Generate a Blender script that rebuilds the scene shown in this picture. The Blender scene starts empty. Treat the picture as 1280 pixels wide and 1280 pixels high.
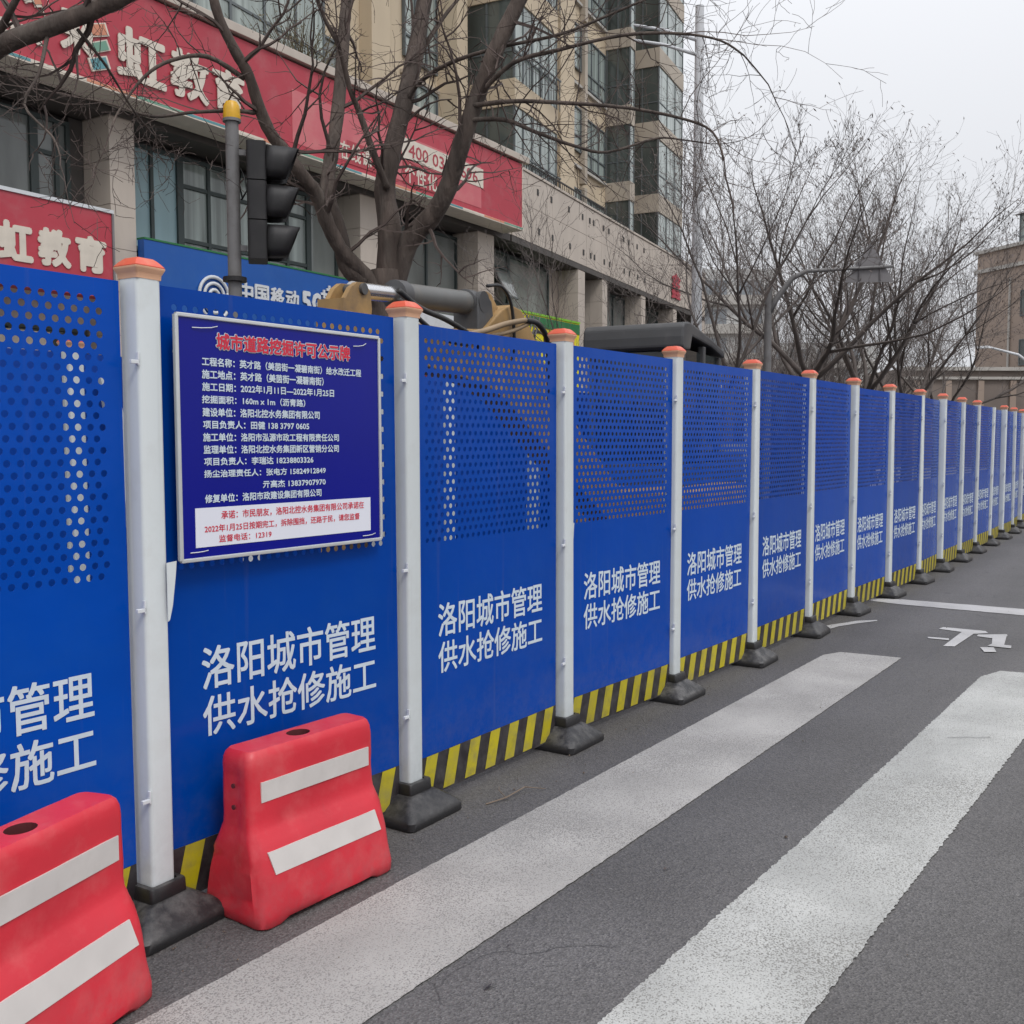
import bpy, bmesh, math, random
from mathutils import Vector, Matrix, Quaternion
R = math.radians
random.seed(7)
scene = bpy.context.scene
COL = scene.collection

# ------------------------------------------------------------------ camera
cam_d = bpy.data.cameras.new('camera'); cam = bpy.data.objects.new('camera', cam_d); COL.objects.link(cam)
cam_d.sensor_width = 36; cam_d.lens = 1268 / 1280 * 36; cam_d.clip_start = .05; cam_d.clip_end = 1200
_y, _p, _r = R(34.3), R(-3.95), R(-.09)
fwd = Vector((math.cos(_p) * math.cos(_y), math.cos(_p) * math.sin(_y), math.sin(_p)))
r0 = Vector((math.sin(_y), -math.cos(_y), 0)); u0 = r0.cross(fwd)
rt = math.cos(_r) * r0 + math.sin(_r) * u0; up = -math.sin(_r) * r0 + math.cos(_r) * u0
mw = Matrix((rt, up, -fwd)).transposed().to_4x4(); mw.translation = Vector((0, 0, 1.542))
cam.matrix_world = mw
scene.camera = cam
# ------------------------------------------------------------------ sky: flat winter overcast
world = bpy.data.worlds.new('World'); scene.world = world; world.use_nodes = True
nt = world.node_tree; nt.nodes.clear()
N = nt.nodes.new; LK = nt.links.new
out = N('ShaderNodeOutputWorld'); bg = N('ShaderNodeBackground'); bg.inputs[1].default_value = .1
sky = N('ShaderNodeTexSky'); sky.sky_type = 'NISHITA'; sky.sun_disc = False
SUN_EL, SUN_AZ = R(52), R(-115)          # azimuth of the sun measured from +x towards +y
sky.sun_elevation = SUN_EL; sky.sun_rotation = R(90) - SUN_AZ; sky.dust_density = 4
tc = N('ShaderNodeTexCoord'); sep = N('ShaderNodeSeparateXYZ'); LK(tc.outputs['Generated'], sep.inputs[0])
mx = N('ShaderNodeMath'); mx.operation = 'MAXIMUM'; mx.inputs[1].default_value = 0; LK(sep.outputs[2], mx.inputs[0])
pw = N('ShaderNodeMath'); pw.operation = 'POWER'; pw.inputs[1].default_value = 2; LK(mx.outputs[0], pw.inputs[0])
ma = N('ShaderNodeMath'); ma.operation = 'MULTIPLY_ADD'; ma.inputs[1].default_value = 14.5; ma.inputs[2].default_value = 7.9; LK(pw.outputs[0], ma.inputs[0])
tint = N('ShaderNodeMixRGB'); tint.blend_type = 'MULTIPLY'; tint.inputs[0].default_value = 1
tint.inputs[2].default_value = (.965, .985, 1.035, 1); LK(ma.outputs[0], tint.inputs[1])
bw = N('ShaderNodeHueSaturation'); bw.inputs['Saturation'].default_value = .25; LK(sky.outputs[0], bw.inputs['Color'])
mix = N('ShaderNodeMixRGB'); mix.inputs[0].default_value = .06; LK(tint.outputs[0], mix.inputs[1]); LK(bw.outputs[0], mix.inputs[2])
LK(mix.outputs[0], bg.inputs[0]); LK(bg.outputs[0], out.inputs[0])
# ------------------------------------------------------------------ sun behind the cloud
sd = bpy.data.lights.new('sun', 'SUN'); sd.energy = 1.0; sd.angle = R(14); sd.color = (1, .97, .93)
sun = bpy.data.objects.new('sun', sd); COL.objects.link(sun)
sdir = Vector((math.cos(SUN_EL) * math.cos(SUN_AZ), math.cos(SUN_EL) * math.sin(SUN_AZ), math.sin(SUN_EL)))
sun.rotation_euler = sdir.to_track_quat('Z', 'Y').to_euler(); sun.location = sdir * 60
vs = scene.view_settings; vs.view_transform = 'Standard'; vs.look = 'None'; vs.exposure = 0; vs.gamma = 1; vs.use_curve_mapping = False

# ------------------------------------------------------------------ materials
def new_mat(name):
    m = bpy.data.materials.new(name); m.use_nodes = True
    t = m.node_tree; b = t.nodes['Principled BSDF']
    return m, t, b
def mat(name, col, rough=.6, metal=0, var=.12, scale=3., bump=0., bscale=60., dirt=None, dirt_amt=.35, dscale=2.5, spec=.5, coat=0, rvar=0., stretch=None, dlo=.5, dhi=.72):
    """plain surface with soft tonal variation, fine relief and optional dirt patches, all in object space"""
    m, t, b = new_mat(name); n = t.nodes.new; l = t.links.new
    b.inputs['Roughness'].default_value = rough; b.inputs['Metallic'].default_value = metal
    b.inputs['Specular IOR Level'].default_value = spec; b.inputs['Coat Weight'].default_value = coat
    c = n('ShaderNodeTexCoord'); src = c.outputs['Object']
    if stretch:
        mp = n('ShaderNodeMapping'); mp.inputs['Scale'].default_value = stretch; l(src, mp.inputs[0]); src = mp.outputs[0]
    nz = n('ShaderNodeTexNoise'); nz.inputs['Scale'].default_value = scale; nz.inputs['Detail'].default_value = 6; l(src, nz.inputs[0])
    hi = [min(1, x * (1 + var)) for x in col]; lo = [x * (1 - var) for x in col]
    rp = n('ShaderNodeValToRGB'); rp.color_ramp.elements[0].position = .3; rp.color_ramp.elements[1].position = .7
    rp.color_ramp.elements[0].color = (*lo, 1); rp.color_ramp.elements[1].color = (*hi, 1); l(nz.outputs[0], rp.inputs[0])
    col_out = rp.outputs[0]
    if dirt:
        dn = n('ShaderNodeTexNoise'); dn.inputs['Scale'].default_value = dscale; dn.inputs['Detail'].default_value = 8; dn.inputs['Roughness'].default_value = .65; l(src, dn.inputs[0])
        dr = n('ShaderNodeMapRange'); dr.inputs[1].default_value = dlo; dr.inputs[2].default_value = dhi; dr.inputs[3].default_value = 0; dr.inputs[4].default_value = dirt_amt; l(dn.outputs[0], dr.inputs[0])
        mm = n('ShaderNodeMixRGB'); l(dr.outputs[0], mm.inputs[0]); l(col_out, mm.inputs[1]); mm.inputs[2].default_value = (*dirt, 1); col_out = mm.outputs[0]
    l(col_out, b.inputs['Base Color'])
    if rvar:
        rr = n('ShaderNodeMapRange'); rr.inputs[3].default_value = rough - rvar; rr.inputs[4].default_value = rough + rvar; l(nz.outputs[0], rr.inputs[0]); l(rr.outputs[0], b.inputs['Roughness'])
    if bump:
        bn = n('ShaderNodeTexNoise'); bn.inputs['Scale'].default_value = bscale; bn.inputs['Detail'].default_value = 4; l(src, bn.inputs[0])
        bp = n('ShaderNodeBump'); bp.inputs['Strength'].default_value = 1; bp.inputs['Distance'].default_value = bump; l(bn.outputs[0], bp.inputs['Height']); l(bp.outputs[0], b.inputs['Normal'])
    return m
def s(r, g, b, k=1.):
    f = lambda c: ((c / 255 + .055) / 1.055) ** 2.4 if c > 10 else c / 255 / 12.92
    return (f(r) * k, f(g) * k, f(b) * k)

M = {}
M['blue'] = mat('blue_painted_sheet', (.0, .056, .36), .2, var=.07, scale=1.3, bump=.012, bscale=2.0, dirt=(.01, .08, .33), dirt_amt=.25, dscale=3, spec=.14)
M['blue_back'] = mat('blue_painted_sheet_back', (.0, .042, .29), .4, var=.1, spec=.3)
M['letter'] = mat('white_print', (.56, .64, .71), .5, var=.06, scale=20)
M['yellow'] = mat('yellow_reflective_print', (.48, .40, .008), .5, var=.12, scale=4, dirt=(.12, .10, .06), dirt_amt=.5, dscale=9)
M['black'] = mat('black_print', (.018, .014, .016), .45, var=.2, dirt=(.10, .09, .08), dirt_amt=.45, dscale=9)
M['post'] = mat('white_plastic_post', (.60, .635, .64), .42, var=.03, scale=2, bump=.0006, bscale=9, dirt=(.45, .45, .43), dirt_amt=.4, dscale=4)
M['clip'] = mat('zinc_clip', (.66, .68, .70), .4, var=.05)
M['cap'] = mat('orange_red_cap', (.62, .085, .04), .42, var=.12, scale=9, dirt=(.60, .26, .16), dirt_amt=.4, dscale=14)
M['caprim'] = mat('pale_orange_rim', (.70, .40, .25), .5, var=.1, scale=12)
M['red'] = mat('red_barrier_plastic', (.56, .020, .036), .42, var=.10, scale=3.5, bump=.0015, bscale=22, dirt=(.60, .12, .12), dirt_amt=.45, dscale=6, rvar=.08)
M['redin'] = mat('dark_inside', (.09, .012, .015), .7)
M['strip'] = mat('white_reflective_tape', (.56, .525, .50), .45, var=.07, scale=7, dirt=(.42, .38, .35), dirt_amt=.4, dscale=6)
M['boardblue'] = mat('deep_blue_board', (.0, .003, .22), .25, var=.04, spec=.3)
M['silver'] = mat('aluminium_frame', (.62, .63, .63), .35, .5, var=.06, scale=10)
M['white'] = mat('white_print_panel', (.72, .73, .80), .5, var=.02)
M['redtxt'] = mat('red_print', (.60, .02, .05), .5, var=.05)
M['beige'] = mat('beige_stone_cladding', (.50, .435, .375), .6, var=.08, scale=2.2, bump=.0008, bscale=80, dirt=(.24, .20, .17), dirt_amt=.45, dscale=1.1, stretch=(1, 1, .35))
M['brown'] = mat('brown_stone_side', (.33, .27, .23), .65, var=.1, scale=2)
M['dark'] = mat('dark_recess_paint', (.045, .042, .04), .7, var=.15)
M['soffit'] = mat('dark_soffit_board', (.075, .066, .06), .7, var=.15)
M['sign'] = mat('crimson_sign_face', (.43, .040, .062), .55, var=.08, scale=1.2, dirt=(.42, .13, .14), dirt_amt=.5, dscale=2)
M['signpink'] = mat('pink_sign_print', (.56, .13, .15), .55, var=.08, scale=2, dirt=(.50, .25, .22), dirt_amt=.5, dscale=2)
M['signpink2'] = mat('dusky_red_print', (.38, .045, .06), .55, var=.06)
M['cream'] = mat('cream_raised_letters', (.64, .575, .49), .55, var=.08, scale=6)
M['signblue'] = mat('blue_shop_sign', (.005, .085, .36), .4, var=.06, scale=1.5, dirt=(.03, .12, .36), dirt_amt=.4)
M['signwhite'] = mat('white_shop_sign', (.62, .64, .66), .5, var=.05, dirt=(.4, .4, .4), dirt_amt=.4)
M['green'] = mat('green_sign_band', (.02, .16, .05), .5, var=.1)
M['lime'] = mat('lime_sign_edge', (.22, .50, .03), .5, var=.1)
M['signyellow'] = mat('yellow_sign_face', (.75, .66, .02), .5, var=.07)
M['teal'] = mat('teal_print', (.10, .27, .30), .5, var=.1)
M['mint'] = mat('mint_print', (.16, .33, .24), .5, var=.1)
M['orangeprint'] = mat('orange_print', (.60, .24, .14), .5, var=.1)
M['frame'] = mat('dark_green_window_frame', (.045, .06, .058), .5, var=.1)
M['tframe'] = mat('grey_balcony_frame', (.10, .115, .12), .5, var=.1)
M['steel'] = mat('grey_painted_steel', (.16, .155, .155), .5, .0, var=.12, scale=5, dirt=(.07, .06, .055), dirt_amt=.5, dscale=6)
M['tl'] = mat('black_signal_housing', (.007, .006, .007), .55, var=.3, scale=5, dirt=(.03, .026, .026), dirt_amt=.5, dscale=5)
M['amber'] = mat('amber_plastic', (.66, .36, .01), .35, var=.1, scale=20, dirt=(.5, .30, .05), dirt_amt=.25, dscale=25)
M['lampwhite'] = mat('pale_grey_pole_paint', (.56, .57, .59), .45, var=.05, dirt=(.4, .4, .4), dirt_amt=.3)
M['signback'] = mat('unpainted_sign_back', (.19, .18, .185), .5, .2, var=.1)
M['exy'] = mat('worn_yellow_machine_paint', (.33, .20, .075), .6, var=.2, scale=6, dirt=(.13, .09, .06), dirt_amt=.8, dscale=5)
M['exd'] = mat('dark_grey_machine_paint', (.055, .055, .057), .5, var=.15, scale=3, dirt=(.12, .11, .10), dirt_amt=.6, dscale=3)
M['exc'] = mat('grey_cylinder_paint', (.105, .105, .10), .45, var=.12, scale=5, dirt=(.17, .14, .11), dirt_amt=.5, dscale=7)
M['chrome'] = mat('chrome_rod', (.75, .75, .76), .18, 1., var=.02)
M['hose'] = mat('black_rubber_hose', (.02, .02, .02), .5, var=.2)
M['hosetan'] = mat('dusty_tan_hose', (.27, .19, .11), .6, var=.2)
M['soil'] = mat('dug_soil', (.115, .085, .065), .95, var=.4, scale=5, bump=.02, bscale=14)
M['carwhite'] = mat('white_car_paint', (.70, .71, .72), .2, var=.02, coat=.6)
M['tyre'] = mat('tyre_rubber', (.025, .025, .025), .8, var=.2)
M['rim'] = mat('wheel_alloy', (.4, .4, .41), .35, .7, var=.05)
M['bark'] = mat('grey_brown_bark', (.080, .060, .050), .9, var=.5, scale=9, bump=.03, bscale=20, stretch=(1, 1, .22), dirt=(.16, .135, .115), dirt_amt=.55, dscale=5)
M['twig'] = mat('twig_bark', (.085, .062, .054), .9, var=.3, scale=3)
M['twigfar'] = mat('twig_bark_hazed', (.115, .097, .09), .9, var=.3, scale=1.5)  # paler and greyer than the near twigs: distance haze put into the colour
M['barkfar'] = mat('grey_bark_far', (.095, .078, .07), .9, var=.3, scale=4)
M['dryleaf'] = mat('dry_seed_clusters', (.13, .105, .095), .9, var=.3, scale=3)
M['tower'] = mat('ochre_tower_render', (.54, .445, .32), .75, var=.10, scale=.7, dirt=(.27, .21, .15), dirt_amt=.5, dscale=.6, stretch=(1, 1, .3))
M['tower2'] = mat('grey_beige_tower_render', (.42, .365, .30), .75, var=.1, scale=.7, dirt=(.2, .17, .14), dirt_amt=.5, dscale=.6)
M['brick'] = mat('brown_render_far', (.32, .25, .205), .85, var=.1, scale=.25, dirt=(.25, .20, .17), dirt_amt=.6, dscale=.3)
M['greywall'] = mat('grey_brown_wall_far', (.20, .165, .145), .9, var=.2, scale=.4)
M['pale'] = mat('pale_cornice', (.42, .40, .37), .8, var=.1)
M['farwhite'] = mat('pale_far_render', (.50, .50, .49), .85, var=.06, scale=.2)
M['fardark'] = mat('far_window_band', (.22, .24, .26), .4, var=.2, scale=.5)
M['ground'] = mat('dusty_ground', (.14, .125, .11), .95, var=.2, scale=.3, bump=.01, bscale=6)
M['paver'] = mat('grey_pavers', (.20, .19, .18), .85, var=.2, scale=3)
M['kerb'] = mat('kerb_stone', (.30, .29, .28), .8, var=.12, scale=6, bump=.001)
M['plant'] = mat('dry_balcony_plants', (.10, .085, .05), .9, var=.4, scale=6)
M['straw'] = mat('dry_stalk', (.20, .15, .11), .9, var=.2)
M['poster'] = mat('poster_pink', (.50, .16, .16), .5, var=.3, scale=3)
M['curtain'] = mat('pale_blue_window_film', (.27, .40, .43), .3, var=.12, scale=1.2, stretch=(3, 1, .5))
M['room'] = mat('room_wall', (.10, .105, .10), .8, var=.3, scale=.8)

def glass_mat(name, base, rough=.06, wav=.004, spec=1., sc=(1.6, 1.6, .5)):
    m, t, b = new_mat(name); n = t.nodes.new; l = t.links.new
    b.inputs['Roughness'].default_value = rough; b.inputs['Specular IOR Level'].default_value = .6; b.inputs['IOR'].default_value = 1.5
    c = n('ShaderNodeTexCoord'); nz = n('ShaderNodeTexNoise'); nz.inputs['Scale'].default_value = .55; nz.inputs['Detail'].default_value = 5
    mp = n('ShaderNodeMapping'); mp.inputs['Scale'].default_value = sc; l(c.outputs['Object'], mp.inputs[0]); l(mp.outputs[0], nz.inputs[0])
    rp = n('ShaderNodeValToRGB'); rp.color_ramp.elements[0].position = .38; rp.color_ramp.elements[1].position = .62
    rp.color_ramp.elements[0].color = (*[x * .65 for x in base], 1); rp.color_ramp.elements[1].color = (*[x * 1.4 for x in base], 1)
    l(nz.outputs[0], rp.inputs[0]); l(rp.outputs[0], b.inputs['Base Color'])
    bn = n('ShaderNodeTexNoise'); bn.inputs['Scale'].default_value = 1.4; l(c.outputs['Object'], bn.inputs[0])
    bp = n('ShaderNodeBump'); bp.inputs['Distance'].default_value = wav; l(bn.outputs[0], bp.inputs['Height']); l(bp.outputs[0], b.inputs['Normal'])
    return m
M['glass'] = glass_mat('grey_window_glass', (.19, .205, .195))
M['glassg'] = glass_mat('greenish_window_glass', (.27, .31, .29), wav=.003, sc=(9, 9, .35))
M['glassd'] = glass_mat('dark_balcony_glass', (.065, .075, .07), wav=.003)
M['carglass'] = glass_mat('car_glass', (.02, .025, .025), .03, 0)

def asphalt():
    m, t, b = new_mat('asphalt'); n = t.nodes.new; l = t.links.new
    c = n('ShaderNodeTexCoord').outputs['Object']
    big = n('ShaderNodeTexNoise'); big.inputs['Scale'].default_value = .9; big.inputs['Detail'].default_value = 5; l(c, big.inputs[0])
    fine = n('ShaderNodeTexNoise'); fine.inputs['Scale'].default_value = 170; fine.inputs['Detail'].default_value = 3; l(c, fine.inputs[0])
    vor = n('ShaderNodeTexVoronoi'); vor.inputs['Scale'].default_value = 120; l(c, vor.inputs[0])
    rp = n('ShaderNodeValToRGB'); e = rp.color_ramp.elements; e[0].position = .3; e[0].color = (.078, .073, .070, 1); e[1].position = .72; e[1].color = (.112, .106, .104, 1); l(big.outputs[0], rp.inputs[0])
    fr = n('ShaderNodeMapRange'); fr.inputs[1].default_value = .3; fr.inputs[2].default_value = .75; fr.inputs[3].default_value = .62; fr.inputs[4].default_value = 1.42; l(fine.outputs[0], fr.inputs[0])
    mu = n('ShaderNodeMixRGB'); mu.blend_type = 'MULTIPLY'; mu.inputs[0].default_value = 1; l(rp.outputs[0], mu.inputs[1]); l(fr.outputs[0], mu.inputs[2])
    # sparse pale grit and dark oil spots
    gv = n('ShaderNodeTexVoronoi'); gv.inputs['Scale'].default_value = 9; l(c, gv.inputs[0])
    gr = n('ShaderNodeMapRange'); gr.inputs[1].default_value = .035; gr.inputs[2].default_value = .05; gr.inputs[3].default_value = .55; gr.inputs[4].default_value = 0; l(gv.outputs['Distance'], gr.inputs[0])
    m2 = n('ShaderNodeMixRGB'); l(gr.outputs[0], m2.inputs[0]); l(mu.outputs[0], m2.inputs[1]); m2.inputs[2].default_value = (.22, .21, .20, 1)
    ov = n('ShaderNodeTexVoronoi'); ov.inputs['Scale'].default_value = 1.3; l(c, ov.inputs[0])
    orr = n('ShaderNodeMapRange'); orr.inputs[1].default_value = .03; orr.inputs[2].default_value = .06; orr.inputs[3].default_value = .6; orr.inputs[4].default_value = 0; l(ov.outputs['Distance'], orr.inputs[0])
    m3 = n('ShaderNodeMixRGB'); l(orr.outputs[0], m3.inputs[0]); l(m2.outputs[0], m3.inputs[1]); m3.inputs[2].default_value = (.03, .028, .028, 1)
    # individual stones of the mix, long darker wheel tracks and a few hairline cracks
    hs = n('ShaderNodeMixRGB'); hs.blend_type = 'MULTIPLY'; hs.inputs[0].default_value = 1; sc_ = n('ShaderNodeSeparateColor'); l(vor.outputs['Color'], sc_.inputs[0])
    sr = n('ShaderNodeMapRange'); sr.inputs[3].default_value = .72; sr.inputs[4].default_value = 1.30; l(sc_.outputs[0], sr.inputs[0]); l(m3.outputs[0], hs.inputs[1]); l(sr.outputs[0], hs.inputs[2])
    mp = n('ShaderNodeMapping'); mp.inputs['Scale'].default_value = (.10, 1.1, 1); l(c, mp.inputs[0]); tn = n('ShaderNodeTexNoise'); tn.inputs['Scale'].default_value = 1.0; tn.inputs['Detail'].default_value = 5; l(mp.outputs[0], tn.inputs[0])
    tr = n('ShaderNodeMapRange'); tr.inputs[1].default_value = .35; tr.inputs[2].default_value = .65; tr.inputs[3].default_value = .80; tr.inputs[4].default_value = 1.14; l(tn.outputs[0], tr.inputs[0])
    h2 = n('ShaderNodeMixRGB'); h2.blend_type = 'MULTIPLY'; h2.inputs[0].default_value = 1; l(hs.outputs[0], h2.inputs[1]); l(tr.outputs[0], h2.inputs[2])
    dn_ = n('ShaderNodeTexNoise'); dn_.inputs['Scale'].default_value = 2.2; dn_.inputs['Detail'].default_value = 6; l(c, dn_.inputs[0])
    dm = n('ShaderNodeMixRGB'); dm.blend_type = 'ADD'; dm.inputs[0].default_value = .45; l(c, dm.inputs[1]); l(dn_.outputs['Color'], dm.inputs[2])
    cv = n('ShaderNodeTexVoronoi'); cv.feature = 'DISTANCE_TO_EDGE'; cv.inputs['Scale'].default_value = .42; l(dm.outputs[0], cv.inputs[0])
    cr_ = n('ShaderNodeMapRange'); cr_.inputs[1].default_value = .0008; cr_.inputs[2].default_value = .0026; cr_.inputs[3].default_value = .75; cr_.inputs[4].default_value = 0; l(cv.outputs['Distance'], cr_.inputs[0])
    cm = n('ShaderNodeMapRange'); cm.inputs[1].default_value = .56; cm.inputs[2].default_value = .66; l(big.outputs[0], cm.inputs[0]); cx = n('ShaderNodeMath'); cx.operation = 'MULTIPLY'; l(cr_.outputs[0], cx.inputs[0]); l(cm.outputs[0], cx.inputs[1])
    h3 = n('ShaderNodeMixRGB'); l(cx.outputs[0], h3.inputs[0]); l(h2.outputs[0], h3.inputs[1]); h3.inputs[2].default_value = (.025, .024, .023, 1)
    l(h3.outputs[0], b.inputs['Base Color'])
    b.inputs['Roughness'].default_value = .62; b.inputs['Specular IOR Level'].default_value = .5
    bp = n('ShaderNodeBump'); bp.inputs['Distance'].default_value = .0035; bp.inputs['Strength'].default_value = .8; l(vor.outputs['Distance'], bp.inputs['Height']); l(bp.outputs[0], b.inputs['Normal'])
    return m
def road_paint(name, base, lo, hi, dark=(.13, .125, .12)):
    """thermoplastic line worn down to the aggregate: speckle of dark stone showing through"""
    m, t, b = new_mat(name); n = t.nodes.new; l = t.links.new
    c = n('ShaderNodeTexCoord').outputs['Object']
    fine = n('ShaderNodeTexNoise'); fine.inputs['Scale'].default_value = 165; fine.inputs['Detail'].default_value = 2; fine.inputs['Roughness'].default_value = .6; l(c, fine.inputs[0])
    big = n('ShaderNodeTexNoise'); big.inputs['Scale'].default_value = 1.6; big.inputs['Detail'].default_value = 4; l(c, big.inputs[0])
    ad = n('ShaderNodeMath'); ad.operation = 'MULTIPLY_ADD'; ad.inputs[1].default_value = .30; l(big.outputs[0], ad.inputs[0]); l(fine.outputs[0], ad.inputs[2])
    rr = n('ShaderNodeMapRange'); rr.inputs[1].default_value = lo; rr.inputs[2].default_value = hi; l(ad.outputs[0], rr.inputs[0])
    tn = n('ShaderNodeTexNoise'); tn.inputs['Scale'].default_value = 2.2; tn.inputs['Detail'].default_value = 4; l(c, tn.inputs[0])
    rp = n('ShaderNodeValToRGB'); e = rp.color_ramp.elements; e[0].position = .35; e[0].color = (*[x * .84 for x in base], 1); e[1].position = .68; e[1].color = (*[x * 1.12 for x in base], 1); l(tn.outputs[0], rp.inputs[0])
    mm = n('ShaderNodeMixRGB'); l(rr.outputs[0], mm.inputs[0]); mm.inputs[1].default_value = (*dark, 1); l(rp.outputs[0], mm.inputs[2])
    l(mm.outputs[0], b.inputs['Base Color']); b.inputs['Roughness'].default_value = .75
    bp = n('ShaderNodeBump'); bp.inputs['Distance'].default_value = .003; l(fine.outputs[0], bp.inputs['Height']); l(bp.outputs[0], b.inputs['Normal'])
    return m
M['asphalt'] = asphalt()
M['line1'] = road_paint('worn_road_paint', (.365, .35, .33), .52, .64, (.20, .19, .18))
M['line2'] = road_paint('worn_white_road_paint', (.42, .42, .40), .525, .64, (.19, .185, .17))
M['line3'] = road_paint('fresh_road_paint', (.42, .41, .405), .34, .5)

def splash(m, amt=.35, top=.75):
    """road splash: dust thrown up against the lower edge, plus faint vertical run marks and scratches"""
    t = m.node_tree; b = t.nodes['Principled BSDF']; n = t.nodes.new; l = t.links.new
    src = b.inputs['Base Color'].links[0].from_socket; c = n('ShaderNodeTexCoord').outputs['Object']; oi = n('ShaderNodeObjectInfo')
    sx = n('ShaderNodeSeparateXYZ'); l(c, sx.inputs[0]); hgt = n('ShaderNodeMapRange'); hgt.inputs[1].default_value = .05; hgt.inputs[2].default_value = top; hgt.inputs[3].default_value = 1; hgt.inputs[4].default_value = 0; l(sx.outputs[2], hgt.inputs[0])
    pw_ = n('ShaderNodeMath'); pw_.operation = 'POWER'; pw_.inputs[1].default_value = 1.8; l(hgt.outputs[0], pw_.inputs[0])
    nz = n('ShaderNodeTexNoise'); nz.noise_dimensions = '4D'; nz.inputs['Scale'].default_value = 11; nz.inputs['Detail'].default_value = 9; nz.inputs['Roughness'].default_value = .72; l(c, nz.inputs[0])
    w_ = n('ShaderNodeMath'); w_.operation = 'MULTIPLY'; w_.inputs[1].default_value = 37; l(oi.outputs['Random'], w_.inputs[0]); l(w_.outputs[0], nz.inputs['W'])
    nr = n('ShaderNodeMapRange'); nr.inputs[1].default_value = .42; nr.inputs[2].default_value = .7; nr.inputs[4].default_value = amt; l(nz.outputs[0], nr.inputs[0])
    m1 = n('ShaderNodeMath'); m1.operation = 'MULTIPLY'; l(pw_.outputs[0], m1.inputs[0]); l(nr.outputs[0], m1.inputs[1])
    mp = n('ShaderNodeMapping'); mp.inputs['Scale'].default_value = (26, 26, .9); l(c, mp.inputs[0]); sn = n('ShaderNodeTexNoise'); sn.noise_dimensions = '4D'; sn.inputs['Scale'].default_value = 1; sn.inputs['Detail'].default_value = 4; l(mp.outputs[0], sn.inputs[0]); l(w_.outputs[0], sn.inputs['W'])
    sr = n('ShaderNodeMapRange'); sr.inputs[1].default_value = .60; sr.inputs[2].default_value = .78; sr.inputs[4].default_value = amt * .45; l(sn.outputs[0], sr.inputs[0])
    ad = n('ShaderNodeMath'); ad.operation = 'MAXIMUM'; l(m1.outputs[0], ad.inputs[0]); l(sr.outputs[0], ad.inputs[1])
    mm = n('ShaderNodeMixRGB'); l(ad.outputs[0], mm.inputs[0]); l(src, mm.inputs[1]); mm.inputs[2].default_value = (.16, .15, .15, 1)
    tv = n('ShaderNodeMapRange'); tv.inputs[3].default_value = .86; tv.inputs[4].default_value = 1.10; l(oi.outputs['Random'], tv.inputs[0]); tm = n('ShaderNodeMixRGB'); tm.blend_type = 'MULTIPLY'; tm.inputs[0].default_value = 1; l(mm.outputs[0], tm.inputs[1]); l(tv.outputs[0], tm.inputs[2]); l(tm.outputs[0], b.inputs['Base Color'])
splash(M['blue'], .30, .8); splash(M['post'], .35, .7); splash(M['yellow'], .5, .6); splash(M['black'], .5, .6); splash(M['red'], .30, .35)
def rubber():
    m, t, b = new_mat('dusty_black_rubber'); n = t.nodes.new; l = t.links.new
    c = n('ShaderNodeTexCoord').outputs['Object']; g = n('ShaderNodeNewGeometry'); sx = n('ShaderNodeSeparateXYZ'); l(g.outputs['Normal'], sx.inputs[0])
    oi = n('ShaderNodeObjectInfo')
    nz = n('ShaderNodeTexNoise'); nz.inputs['Scale'].default_value = 16; nz.inputs['Detail'].default_value = 7; nz.inputs['Roughness'].default_value = .7; nz.noise_dimensions = '4D'; l(c, nz.inputs[0]); l(oi.outputs['Random'], nz.inputs['W'])
    a = n('ShaderNodeMapRange'); a.inputs[1].default_value = .1; a.inputs[2].default_value = .9; l(sx.outputs[2], a.inputs[0])
    b2 = n('ShaderNodeMapRange'); b2.inputs[1].default_value = .42; b2.inputs[2].default_value = .78; l(nz.outputs[0], b2.inputs[0])
    mu = n('ShaderNodeMath'); mu.operation = 'MULTIPLY'; l(a.outputs[0], mu.inputs[0]); l(b2.outputs[0], mu.inputs[1])
    rr = n('ShaderNodeMapRange'); rr.inputs[3].default_value = .35; rr.inputs[4].default_value = 1; l(oi.outputs['Random'], rr.inputs[0])
    m2 = n('ShaderNodeMath'); m2.operation = 'MULTIPLY'; l(mu.outputs[0], m2.inputs[0]); l(rr.outputs[0], m2.inputs[1])
    mm = n('ShaderNodeMixRGB'); l(m2.outputs[0], mm.inputs[0]); mm.inputs[1].default_value = (.018, .017, .018, 1); mm.inputs[2].default_value = (.20, .19, .18, 1)
    l(mm.outputs[0], b.inputs['Base Color']); b.inputs['Roughness'].default_value = .42
    bp = n('ShaderNodeBump'); bp.inputs['Distance'].default_value = .003; l(nz.outputs[0], bp.inputs['Height']); l(bp.outputs[0], b.inputs['Normal'])
    return m
M['rubber'] = rubber()

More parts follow.
